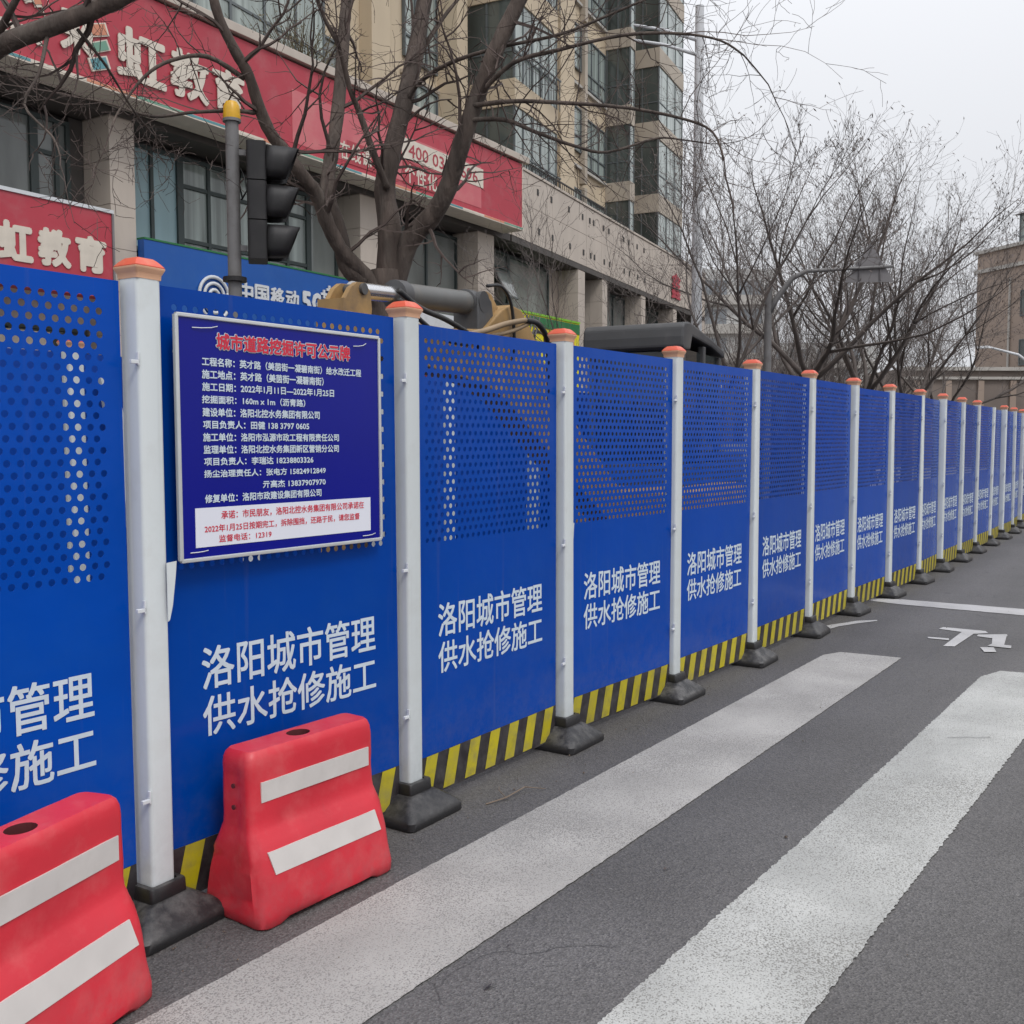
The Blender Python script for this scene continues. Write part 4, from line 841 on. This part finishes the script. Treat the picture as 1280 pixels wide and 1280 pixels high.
# ---- blue sign of the phone shop
cs = thing('shop_sign', 'bright blue shop sign with white logo and letters behind the traffic light', 'shop sign', A0, AA)
MB().box(.215, 5.2, -.14, .0, 3.30, 4.52).build('sign_box', M['signblue'], cs); MB().box(.215, 5.2, -.15, .02, 4.523, 4.55).build('edge_trim', M['green'], cs)
put_chars('letter', '中国移动', 2.02, 3.40, 3.84, 4.15, -.17, M['signwhite'], cs, .03, .02)
put_chars('letter', '5G', 3.48, 3.96, 3.82, 4.18, -.17, M['signwhite'], cs, .06, .02)
for x, z in ((4.03, 4.18), (4.17, 4.27)): MB().box(x - .075, x + .075, -.185, -.16, z - .022, z + .022).box(x - .022, x + .022, -.186, -.159, z - .075, z + .075).build('plus_mark', M['signwhite'], cs)
lg = MB()
for r_, ph in ((.30, 0), (.20, 0), (.10, 0)):
    pts = [(1.50 + r_ * 1.0 * math.cos(R(a)), -.17, 3.84 + r_ * math.sin(R(a))) for a in range(-20, 215, 12)]
    lg.tube(pts, .028, 6); pts = [(1.50 - r_ * 1.0 * math.cos(R(a)), -.17, 3.78 - r_ * math.sin(R(a))) for a in range(-20, 215, 12)]; lg.tube(pts, .028, 6)
lg.build('logo', M['signwhite'], cs, smooth=True)
# ---- white and yellow/green signs further along
ws = thing('shop_sign', 'white shop sign half hidden behind the grey excavator cylinder', 'shop sign', A0, AA)
MB().box(5.82, 9.1, -.12, 0, 3.2, 4.22).build('sign_box', M['signwhite'], ws); put_chars('letter', '烟酒茶', 6.3, 7.6, 3.35, 3.8, -.135, M['redtxt'], ws, .02, .01)
ws2 = thing('shop_sign', 'blank white sign beside the yellow and green sign', 'shop sign', A0, AA); MB().box(9.15, 10.6, -.10, -.005, 3.2, 4.24).build('sign_box', M['signwhite'], ws2)
ys = thing('shop_sign', 'yellow shop sign with green top band and slanted white stripes', 'shop sign', A0 + Matrix.Rotation(AA, 3, 'Z') @ Vector((11.15, .36, 0)), AA)
MB().box(0, 3.15, -.22, -.06, 3.0, 4.66).build('sign_box', M['signyellow'], ys); MB().box(.55, 3.15, -.235, -.055, 4.38, 4.63).build('top_band', M['green'], ys); MB().box(-.02, 3.17, -.24, -.05, 4.662, 4.71).build('edge_trim', M['lime'], ys)
sb = MB()
for i in range(6): sb.prism([(.03 + i * .15, 4.15), (.09 + i * .15, 4.15), (.31 + i * .15, 4.62), (.25 + i * .15, 4.62)], -.245, -.238)
sb.build('slanted_stripes', M['signback'], ys)
put_chars('letter', '口腔', .75, 2.0, 3.8, 4.30, -.235, M['black'], ys, .03, .01)
rg = MB().tube([(2.55, -.24, 3.98), (2.55, -.25, 3.98)], .30, 24).build('emblem', M['orangeprint'], ys)
rs_ = thing('shop_sign', 'small red characters on the far end of the beige fascia', 'shop sign', A0, AA)
q_ = put_text('lettering', '鑫', 0, 1.1, 0, .9, 0, M['sign'], rs_, .02, .02); q_.matrix_local = XB @ Matrix.Translation(Vector((12.9, -.06, 6.55)))

# ------------------------------------------------------------------ apartment tower above the podium
BB = R(9); B0 = A0 + Matrix.Rotation(AA, 3, 'Z') @ Vector((10.68, 0, 0))
tower = thing('apartment_tower', 'ochre apartment tower with stacked bay windows rising above the beige shops', 'building', B0, BB)
ZB0, FH = 7.95, 2.85; NF = 7; Z = lambda k: ZB0 + .35 + k * FH
def tb(name, m, boxes, bevel=0): return bld(name, m, boxes, None, tower, bevel)
YW = 3.5
tb('wall', M['tower'], [(-24, 23.4, YW, 12, ZB0, Z(NF))])
tb('roof', M['soffit'], [(-24.2, 23.6, YW - .1, 12.2, Z(NF), Z(NF) + .3)])
def bay(u0, u1, pr, mside, mw='tower', fr_n=2, fm='tframe', glass='glassg'):
    """projecting bay: slab bands every floor, glazed front and glazed end facing down the street"""
    y0 = YW - pr
    for k in range(NF):
        z = Z(k)
        tb('spandrel', M[mw], [(u0 - .02, u1 + .02, y0 - .02, YW - .003, z - .40, z + .32)], .01)
        f = MB()
        for u in [u0 + .03] + [u0 + (u1 - u0) * j / fr_n for j in range(1, fr_n)] + [u1 - .03]: f.box(u - .03, u + .03, y0, y0 + .06, z + .32, z + FH - .40)
        f.box(u0 + .06, u1 - .06, y0 + .003, y0 + .053, z + 1.05, z + 1.10)
        for yy in (y0 + .06 + (pr - .1) * .5, YW - .05): f.box(u0, u0 + .06, yy - .025, yy + .025, z + .32, z + FH - .40)
        f.box(u0 + .003, u0 + .056, y0 + .06, YW - .08, z + 1.052, z + 1.098)
        w = f.build('bay_window', M[fm], tower)
        for j in range(fr_n):
            a = u0 + (u1 - u0) * j / fr_n; b_ = u0 + (u1 - u0) * (j + 1) / fr_n
            MB().box(a + .04, b_ - .04, y0 + .022, y0 + .03, z + .32, z + FH - .40).build('pane', M[glass], w)
        MB().box(u0 + .02, u0 + .028, y0 + .07, YW - .01, z + .32, z + FH - .40).build('pane', M[mside], w)
bay(4.0, 7.0, 1.7, 'glassd', 'tower', 5)
bay(15.83, 16.35, 1.0, 'glassd', 'tower2', 1)
bay(18.2, 21.6, 1.40, 'glassd', 'tower2', 3)
bay(-8.0, -4.2, 1.3, 'glassg', 'tower', 4)
tb('pilaster', M['tower'], [(2.75, 3.35, YW - .6, YW - .002, ZB0, Z(NF))], .01)
tb('pilaster', M['tower'], [(9.2, 10.4, YW - .9, YW - .002, ZB0, Z(NF))], .01)
tb('pilaster', M['tower2'], [(22.5, 23.3, YW - .5, YW - .002, ZB0, Z(NF))], .01)
tb('pilaster', M['tower'], [(-1.0, -.2, YW - .35, YW - .002, ZB0, Z(NF))], .01)
for k in range(-0, NF):
    z = Z(k)
    for (a, b, n, g, h0, h1) in ((10.6, 13.1, 3, 'glassg', .75, 2.30), (13.4, 15.6, 3, 'glassg', .35, 2.15), (.9, 2.6, 3, 'glassg', .15, 2.5), (-3.6, -2.0, 2, 'glass', .9, 2.3), (-13.5, -9.5, 4, 'glassg', .5, 2.3), (-20, -16, 3, 'glassg', .7, 2.3)):
        window(a, b, z + h0, z + h1, [a + (b - a) * j / n for j in range(1, n)], (z + h0 + .55,) if g == 'glassg' else (), M[g], None, YW - .05, .055, M['tframe'], tower)
for k in range(NF):
    z = Z(k)
    tb('ledge', M['pale'], [(10.5, 15.7, YW - .12, YW - .004, z + .18, z + .28)], .01); tb('ledge', M['tower2'], [(.8, 2.7, YW - .10, YW - .004, z + 2.54, z + 2.64)], .01)
    tb('drain_box', M['tower2'], [(13.12, 13.38, YW - .22, YW - .006, z - .3, z + 2.4)], .01)
# balcony rails in the recess and on the podium roof
for k in range(NF):
    z = Z(k); b_ = MB()
    for i in range(14): b_.box(4.05 + i * .22, 4.07 + i * .22, YW - 1.83, YW - 1.81, z + .22, z + 1.1)
    b_.box(4.0, 7.0, YW - 1.84, YW - 1.80, z + 1.1, z + 1.14).build('balcony_rail', M['tframe'], tower)
rl = MB()
for i in range(46): rl.box(3.2 + i * .14, 3.215 + i * .14, 1.2, 1.215, 8.0, 9.0)
rl.box(3.2, 9.6, 1.19, 1.225, 9.0, 9.04); tag(rl.build('terrace_rail', M['dark'], tower))
# dry planting on the podium terrace
def shrub(loc, r_, n, seed, label, m=M['plant']):
    rr_ = random.Random(seed); b_ = MB()
    for i in range(n):
        d = Vector((rr_.gauss(0, .5), rr_.gauss(0, .5), rr_.uniform(.2, 1))).normalized(); L_ = r_ * rr_.uniform(.6, 1.15)
        a = Vector((rr_.uniform(-.2, .2) * r_, rr_.uniform(-.2, .2) * r_, 0)); p = a + d * L_ * .5 + Vector((rr_.uniform(-.1, .1), rr_.uniform(-.1, .1), 0)); q = a + d * L_
        b_.tube([a, p, q], [.012, .008, .003], 3, cap=False)
        for k in range(5):
            c = p.lerp(q, rr_.random()) + Vector((rr_.uniform(-.12, .12), rr_.uniform(-.12, .12), rr_.uniform(-.12, .12))); w = .035
            e1 = Vector((rr_.uniform(-1, 1), rr_.uniform(-1, 1), rr_.uniform(-1, 1))).normalized() * w; e2 = e1.orthogonal().normalized() * w * .6
            b_.add([c - e1, c - e2, c + e1, c + e2], [(0, 1, 2, 3)])
    t = thing('terrace_shrub', label, 'shrub', loc, 0, 'dry shrubs on the shop roof terrace'); b_.build('twigs', m, t); return t
shrub((13.55, 14.0, 8.0), 1.5, 170, 1, 'dense dry brown shrub overhanging the roof edge above the phone number sign')
shrub((25.4, 15.9, 8.0), .8, 90, 2, 'low dry shrub on the roof terrace beyond the end of the crimson sign')
shrub((28.2, 16.3, 8.0), .7, 80, 3, 'smaller dry shrub on the roof terrace, farthest along the parapet')

# ------------------------------------------------------------------ far buildings
fb = thing('brown_building', 'brown rendered building with glass rooftop room at the far right', 'building', (81.1, 14.2, 0), R(52.7 + 180)); fb.scale = (1, 1, 1.06)
MB().box(0, 40, 0, 16, 0, 14.2).build('wall', M['brick'], fb)
MB().box(-.15, 40, -.15, -.002, 12.9, 13.15).build('cornice', M['pale'], fb); MB().box(-.15, 40.1, -.2, 16, 14.2, 14.42).build('cornice', M['pale'], fb)
window(2.3, 40, 14.45, 16.6, [4.0 + 1.8 * i for i in range(20)], (15.1,), M['glassg'], None, 1.5, .12, M['tframe'], fb)
MB().add([(2.0, 1.2, 16.6), (40, 1.2, 16.6), (40, 9, 16.6), (2.0, 9, 16.6), (5, 4, 18.0), (38, 4, 18.0)], [(0, 1, 5, 4), (1, 2, 5), (2, 3, 4, 5), (3, 0, 4), (0, 3, 2, 1)]).build('rooftop_room_roof', M['signback'], fb)
for fl in range(3):
    for i in range(9):
        a = 4.1 + i * 3.6; window(a, a + .9, 3.2 + fl * 3.2, 4.9 + fl * 3.2, (), (), M['glassd'], None, -.01, .06, M['tframe'], fb)
MB().tube([(3.2, -.1, 6.2), (3.2, -.1, 12.2)], .08, 8).build('drain_pipe', M['pale'], fb)
an = thing('annex_building', 'low grey brown annex with two pale cornices in front of the brown building', 'building', (60.5, 14.2, 0), R(-52))
MB().box(0, 16, 0, 6, 0, 5.7).build('wall', M['greywall'], an); MB().box(-.1, 16.1, -.25, -.003, 5.55, 5.75).build('cornice', M['pale'], an); MB().box(-.1, 16.1, -.2, -.003, 5.05, 5.2).build('cornice', M['pale'], an)
pil_ = MB()
for i in range(9): an_p = MB().box(.4 + i * 1.9, .75 + i * 1.9, -.14, -.004, .2, 5.0).build('pilaster', M['brick'], an)
def block(loc, rz, w, h, fl, label, m='farwhite'):
    t = thing('apartment_block', label, 'building', loc, rz, 'distant apartment blocks'); MB().box(0, w, 0, 12, 0, h).build('wall', M[m], t)
    for k in range(fl):
        z = 1 + k * (h - 1.5) / fl
        MB().box(.6, w - .6, -.5, -.005, z - .1, z + .75).build('balcony', M['pale'], t)
        for i in range(int(w / 3.2)):
            MB().box(1 + i * 3.2, 3.1 + i * 3.2, -.06, -.004, z + .8, z + 2.1).build('window', M['fardark'], t)
block((82, 44, 0), R(-56), 14, 17, 6, 'pale distant apartment block seen left of the forked trees')
block((112, 46, 0), R(-50), 18, 13, 5, 'lower pale distant apartment block, seen through the middle trees')
block((140, 30, 0), R(-62), 20, 10, 4, 'pale distant block straight down the street, seen through the far twigs', 'farwhite')

# ------------------------------------------------------------------ bare trees
def catmull(P, n=4):
    out_ = []
    for i in range(len(P) - 1):
        a, b_, c, d = P[max(i - 1, 0)], P[i], P[i + 1], P[min(i + 2, len(P) - 1)]
        for k in range(n):
            t = k / n; out_.append(.5 * ((2 * b_) + (-a + c) * t + (2 * a - 5 * b_ + 4 * c - d) * t * t + (-a + 3 * b_ - 3 * c + d) * t ** 3))
    out_.append(P[-1]); return out_
def rvec(rr_): 
    while True:
        v = Vector((rr_.uniform(-1, 1), rr_.uniform(-1, 1), rr_.uniform(-1, 1)))
        if .05 < v.length < 1: return v.normalized()
def grow(b_, rr_, start, d, L_, r_, lvl, wig=.22, upb=.05, kids=5, seg=5, leaf=None, spread=.75, shrink=.55):
    p = start.copy(); pts = [p.copy()]; dirs = [d.copy()]
    for i in range(seg):
        d = (d + rvec(rr_) * wig + Vector((0, 0, upb))).normalized(); p = p + d * L_ / seg; pts.append(p.copy()); dirs.append(d.copy())
    rad = [max(.0016, r_ * (1 - .75 * i / seg)) for i in range(seg + 1)]
    b_.tube(pts, rad, 3 if r_ < .012 else (4 if r_ < .03 else 6), cap=False)
    if lvl > 0:
        for k in range(kids):
            t = .2 + .8 * (k + rr_.random()) / kids; i = min(seg - 1, int(t * seg)); q = pts[i].lerp(pts[i + 1], t * seg - i)
            nd = (dirs[i] * (1 - spread) + rvec(rr_) * spread); nd = nd.normalized()
            grow(b_, rr_, q, nd, L_ * shrink * rr_.uniform(.6, 1.2), max(.0018, r_ * .5), lvl - 1, wig, upb, max(2, kids - 1), max(3, seg - 1), leaf, spread, shrink)
    elif leaf is not None:
        if rr_.random() < .55:
            c = pts[-1] + rvec(rr_) * .02; e1 = (rvec(rr_) + Vector((0, 0, 1.2))).normalized() * .034; e2 = e1.orthogonal().normalized() * .010
            leaf.add([c - e1, c - e2, c + e1, c + e2], [(0, 1, 2, 3)])
def limb_radii(n, r0, r1): return [r0 + (r1 - r0) * (i / (n - 1)) ** .7 for i in range(n)]
def knobbly(b_, P, r0, r1, rr_, n=10):
    pts = catmull([Vector(p) for p in P], 4); rad = limb_radii(len(pts), r0, r1); rad = [q * rr_.uniform(.94, 1.07) for q in rad]
    b_.tube(pts, rad, n); return pts, rad
def traced_tree(name_label, base, limbs, seed, dens=1., trunk=None):
    rr_ = random.Random(seed); base = Vector(base)
    t = thing('bare_tree', name_label, 'tree', base, 0, 'bare street trees behind the fence')
    tb_ = MB(); tb_.xf = Matrix.Translation(-base); cb_ = MB(); cb_.xf = Matrix.Translation(-base)
    if trunk: knobbly(tb_, *trunk, rr_, 16)
    for P, r_a, r_b, nk, kl in limbs:
        pts, rad = knobbly(tb_, P, r_a, r_b, rr_, 12 if r_a > .06 else 7)
        n = int(nk * dens)
        for k in range(n):
            u = .12 + .88 * (k + rr_.random()) / n; i = min(len(pts) - 2, int(u * (len(pts) - 1))); q = pts[i]; d = (pts[i + 1] - pts[i]).normalized()
            nd = (d * .45 + rvec(rr_) * .8 + Vector((0, 0, .1))).normalized()
            grow(cb_, rr_, q, nd, kl * rr_.uniform(.5, 1.25), min(.018, rad[i] * .45), 2, .30, .02, 4, 6, None, .72, .5)
        grow(cb_, rr_, pts[-1], (pts[-1] - pts[-2]).normalized(), kl, rad[-1], 2, .28, .03, 5, 6)
    tb_.build('trunk', M['bark'], t, smooth=True); c = cb_.build('crown', M['twig'], t); return t
TL = dict(
 A=[[6.50,5.77,2.6],[6.39,5.82,2.86],[6.17,5.9,3.07],[6.04,5.95,3.28],[5.92,5.96,3.51],[5.81,5.97,3.61],[5.66,6.02,3.78],[5.53,6.06,3.92],[5.42,6.06,4.09],[5.32,6.05,4.28],[5.2,6.06,4.43],[5.08,6.09,4.64],[4.99,6.08,4.89],[4.9,6.08,5.24]],
 B=[[6.36,5.82,2.86],[6.23,5.9,3.0],[6.18,5.92,3.26],[6.14,6.0,3.52],[6.23,6.08,3.78],[6.34,6.13,4.04],[6.47,6.18,4.47],[6.6,6.24,5.05],[6.7,6.3,5.37],[6.92,6.43,6.09]],
 C=[[6.56,5.76,2.75],[6.56,5.71,3.3],[6.56,5.76,3.63],[6.6,5.74,3.9],[6.77,5.72,4.4],[6.94,5.72,4.91],[7.08,5.74,5.37],[7.25,5.74,5.97]],
 D=[[6.60,5.75,2.75],[6.64,5.58,3.2],[6.69,5.36,3.41],[6.7,5.2,3.62],[6.7,5.06,3.94],[6.73,4.89,4.36],[6.76,4.72,4.7],[6.86,4.6,5.02],[6.99,4.46,5.4]],
 E=[[6.5,5.68,3.64],[6.38,5.69,3.84],[6.25,5.75,4.2],[6.14,5.75,4.36],[6.04,5.76,4.64],[5.91,5.8,4.85],[5.8,5.81,5.06]],
 F=[[6.77,5.72,4.33],[6.76,5.58,4.52],[6.76,5.24,4.63],[6.82,4.8,4.68],[6.94,4.27,4.71],[7.06,3.92,4.81],[7.22,3.52,4.95]],
 G=[[6.7,4.92,4.27],[6.71,4.57,4.48],[6.84,4.21,4.55],[7.03,3.76,4.62],[7.27,3.41,4.63],[7.54,3.2,4.62],[7.73,3.08,4.54]],
 H=[[6.68,4.94,4.22],[6.7,4.56,4.19],[6.73,4.14,4.11],[6.91,3.69,4.04],[7.05,3.3,3.93],[7.18,3.1,3.83],[7.22,3.02,3.62]],
 I=[[6.68,5.02,4.12],[6.74,4.67,4.08],[6.79,4.4,3.95],[6.96,4.14,3.84],[7.18,3.98,3.82],[7.5,3.72,3.96],[7.7,3.6,3.98]],
 J=[[6.89,5.76,4.68],[7.08,5.7,5.02],[7.27,5.63,5.31],[7.49,5.53,5.6]],
 M=[[5.32,6.05,4.26],[5.04,6.12,4.35],[4.76,6.16,4.25],[4.58,6.23,4.1],[4.41,6.28,3.84],[4.3,6.22,3.68]],
 N=[[5.42,6.06,4.04],[5.19,6.04,3.99],[4.88,6.11,3.91],[4.59,6.18,3.82],[4.38,6.32,3.87],[4.19,6.41,3.88]])
TL['A'] = [[x + .02, y - .028, z] for x, y, z in TL['A']]
traced_tree('large bare tree with several thick limbs rising above the grey excavator cylinder', (6.54, 5.75, 0),
    [(TL['A'], .075, .030, 10, .9), (TL['B'], .075, .046, 9, .9), (TL['C'], .105, .062, 10, .9), (TL['D'], .098, .055, 9, 1.), (TL['E'], .034, .014, 9, .8), (TL['F'], .026, .008, 14, .9), (TL['G'], .022, .007, 16, .9),
     (TL['H'], .022, .007, 16, .8), (TL['I'], .022, .007, 15, .8), (TL['J'], .03, .012, 8, .8), (TL['M'], .022, .006, 9, .7), (TL['N'], .02, .006, 9, .7)], 21, 1., ([(6.50, 5.74, -.05), (6.52, 5.74, 1.0), (6.55, 5.75, 2.2), (6.56, 5.75, 2.98)], .20, .135))
traced_tree('bare tree whose thick limb crosses the top left corner over the crimson sign', (2.5, 5.9, 0),
    [([[2.6,5.9,2.6],[2.83,5.85,3.1],[2.98,5.7,3.48],[3.06,5.38,3.645],[3.19,5.18,3.735],[3.345,4.97,3.835],[3.47,4.78,3.94],[3.70,4.57,4.18]], .058, .044, 6, .6),
     ([[3.2,5.17,3.7],[3.11,5.11,3.47],[3.0,5.07,3.27],[3.01,4.85,3.08],[2.97,4.72,2.95]], .012, .004, 7, .45), ([[3.06,5.55,3.57],[3.09,5.52,3.68],[3.09,5.35,3.81],[3.09,5.19,3.93]], .03, .015, 4, .5),
     ([[3.3,5.05,3.74],[3.5,5.1,3.62],[3.75,5.2,3.45],[4.0,5.3,3.35],[4.2,5.45,3.3]], .010, .003, 9, .5),
     ([[2.55,5.9,2.6],[2.3,6.1,3.5],[2.0,6.3,4.5],[1.8,6.5,5.6]], .1, .04, 6, 1.)], 22, 1., ([(2.5, 5.9, -.05), (2.5, 5.9, 1.2), (2.58, 5.9, 2.75)], .17, .13))
def street_tree(base, h, seed, label, fork=1.9, n=5, lean=(0, 0), kind='far', lvl=3, sp=.5, leafy=True, r0=.13, kids=6, group='bare street trees behind the fence'):
    rr_ = random.Random(seed); t = thing('bare_tree', label, 'tree', base, 0, group)
    tk = MB(); cr_ = MB(); lf = MB() if leafy else None
    top = Vector((lean[0] * fork, lean[1] * fork, fork)); tk.tube([(0, 0, -.05), (0, 0, fork * .4), tuple(top * .8), tuple(top)], [r0 * 1.15, r0, r0 * .95, r0 * 1.05], 10)
    def limb(p, d, L_, r_, S_, depth):
        pts = [p.copy()]; dd = [d.copy()]
        for i in range(S_):
            d = (d + rvec(rr_) * .17 + Vector((0, 0, .10 * (1 - d.z)))).normalized(); p = p + d * L_ / S_; pts.append(p.copy()); dd.append(d.copy())
        rad = [max(.004, r_ * (1 - .93 * (i / S_))) for i in range(S_ + 1)]; tk.tube(pts, rad, 6)
        if depth:
            for q_ in range(2):
                i = rr_.randint(2, S_ - 3); sd = rvec(rr_); sd = (dd[i] * .75 + (sd - dd[i] * sd.dot(dd[i])).normalized() * .55 + Vector((0, 0, .12))).normalized()
                limb(pts[i], sd, L_ * (1 - i / S_) * 1.05, rad[i] * .72, 6, depth - 1)
        m_ = kids * (4 if depth else 3)
        for j in range(m_):
            u = .22 + .78 * (j + rr_.random()) / m_; i = min(S_ - 1, int(u * S_)); q = pts[i].lerp(pts[i + 1], u * S_ - i)
            nd = (dd[i] * .6 + rvec(rr_) * .55 + Vector((0, 0, .22))).normalized()
            grow(cr_, rr_, q, nd, L_ * .30 * (1.1 - .45 * u) * rr_.uniform(.7, 1.2), max(.005, rad[i] * .4), lvl - 1, .17, .07, 4, 5, lf, .45, .55)
    for k in range(n):
        a = 2 * math.pi * (k + rr_.uniform(-.25, .25)) / n; el = rr_.choice((.55, .8, 1.15, 1.5))
        d = Vector((math.cos(a) * sp, math.sin(a) * sp, el)).normalized(); L_ = (h - fork) * rr_.uniform(.85, 1.05)
        limb(top - Vector((0, 0, rr_.uniform(0, .3))), d, L_, r0 * .34, 9, 1)
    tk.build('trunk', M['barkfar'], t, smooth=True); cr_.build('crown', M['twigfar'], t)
    if leafy: tag(lf.build('seed_clusters', M['dryleaf'], t), kind='stuff')
    return t
street_tree((14.0, 5.75, 0), 6.3, 31, 'slim bare tree just right of the excavator cab', 2.55, 5, (0, 0), sp=.55, r0=.085, kids=4)
street_tree((17.45, 5.7, 0), 7.3, 52, 'spreading forked bare tree just behind the triangular sign', 2.6, 7, (0, 0), sp=.95, r0=.15, kids=4)
street_tree((21.1, 5.75, 0), 7.0, 33, 'wide bare tree right of the triangular sign with many fine twigs', 2.5, 7, (0, 0), sp=.95, r0=.14, kids=4)
street_tree((14.6, 8.2, 0), 5.6, 37, 'thin bare tree nearer the beige shops, left of the pale lamp pole', 1.6, 4, (0, 0), sp=.6, r0=.06, kids=3, leafy=False)
street_tree((25.0, 5.8, 0), 6.9, 34, 'bare tree behind the far fence posts, third beyond the triangular sign', 2.2, 6, (0, 0), sp=.85, r0=.13, kids=4)
street_tree((29.2, 6.0, 0), 6.9, 35, 'bare tree near the end of the fence, left of the brown building', 2.2, 6, (0, 0), sp=.85, r0=.13, kids=4)
street_tree((36, 9.5, 0), 7.5, 36, 'distant bare tree in front of the grey annex wall', 1.6, 6, (0, 0), sp=.8, r0=.13, kids=4)
street_tree((42, 13, 0), 8.0, 38, 'distant bare tree left of the grey annex, between the street and the far blocks', 1.6, 6, (0, 0), sp=.8, r0=.14, kids=4)
street_tree((34, 13.5, 0), 6.5, 39, 'bushy distant bare tree behind the triangular sign', 1.0, 7, (0, 0), sp=.85, r0=.12, kids=4)
street_tree((50, 20, 0), 9.0, 40, 'farthest bare tree in front of the pale blocks', 1.5, 7, (0, 0), sp=.85, r0=.15, kids=4)
# hedge of dry undergrowth behind the trees
rr_ = random.Random(77); hd = MB()
for i in range(7500):
    x = rr_.uniform(22, 52); y = 8 + (x - 22) * .36 + rr_.gauss(0, 1.0); z0_ = 0
    d = Vector((rr_.gauss(0, .35), rr_.gauss(0, .35), 1)).normalized(); L_ = rr_.uniform(1.5, 3.0) + max(0, rr_.gauss(0, 1.3))
    p = Vector((x, y, rr_.uniform(0, .6))); q = p + d * L_ * .5 + rvec(rr_) * .15; r2 = q + (d + rvec(rr_) * .4).normalized() * L_ * .5
    hd.tube([p, q, r2], [.02, .013, .005], 3, cap=False)
tag(hd.build('undergrowth', M['twigfar']), 'tangled dry brush behind the far trees', kind='stuff')
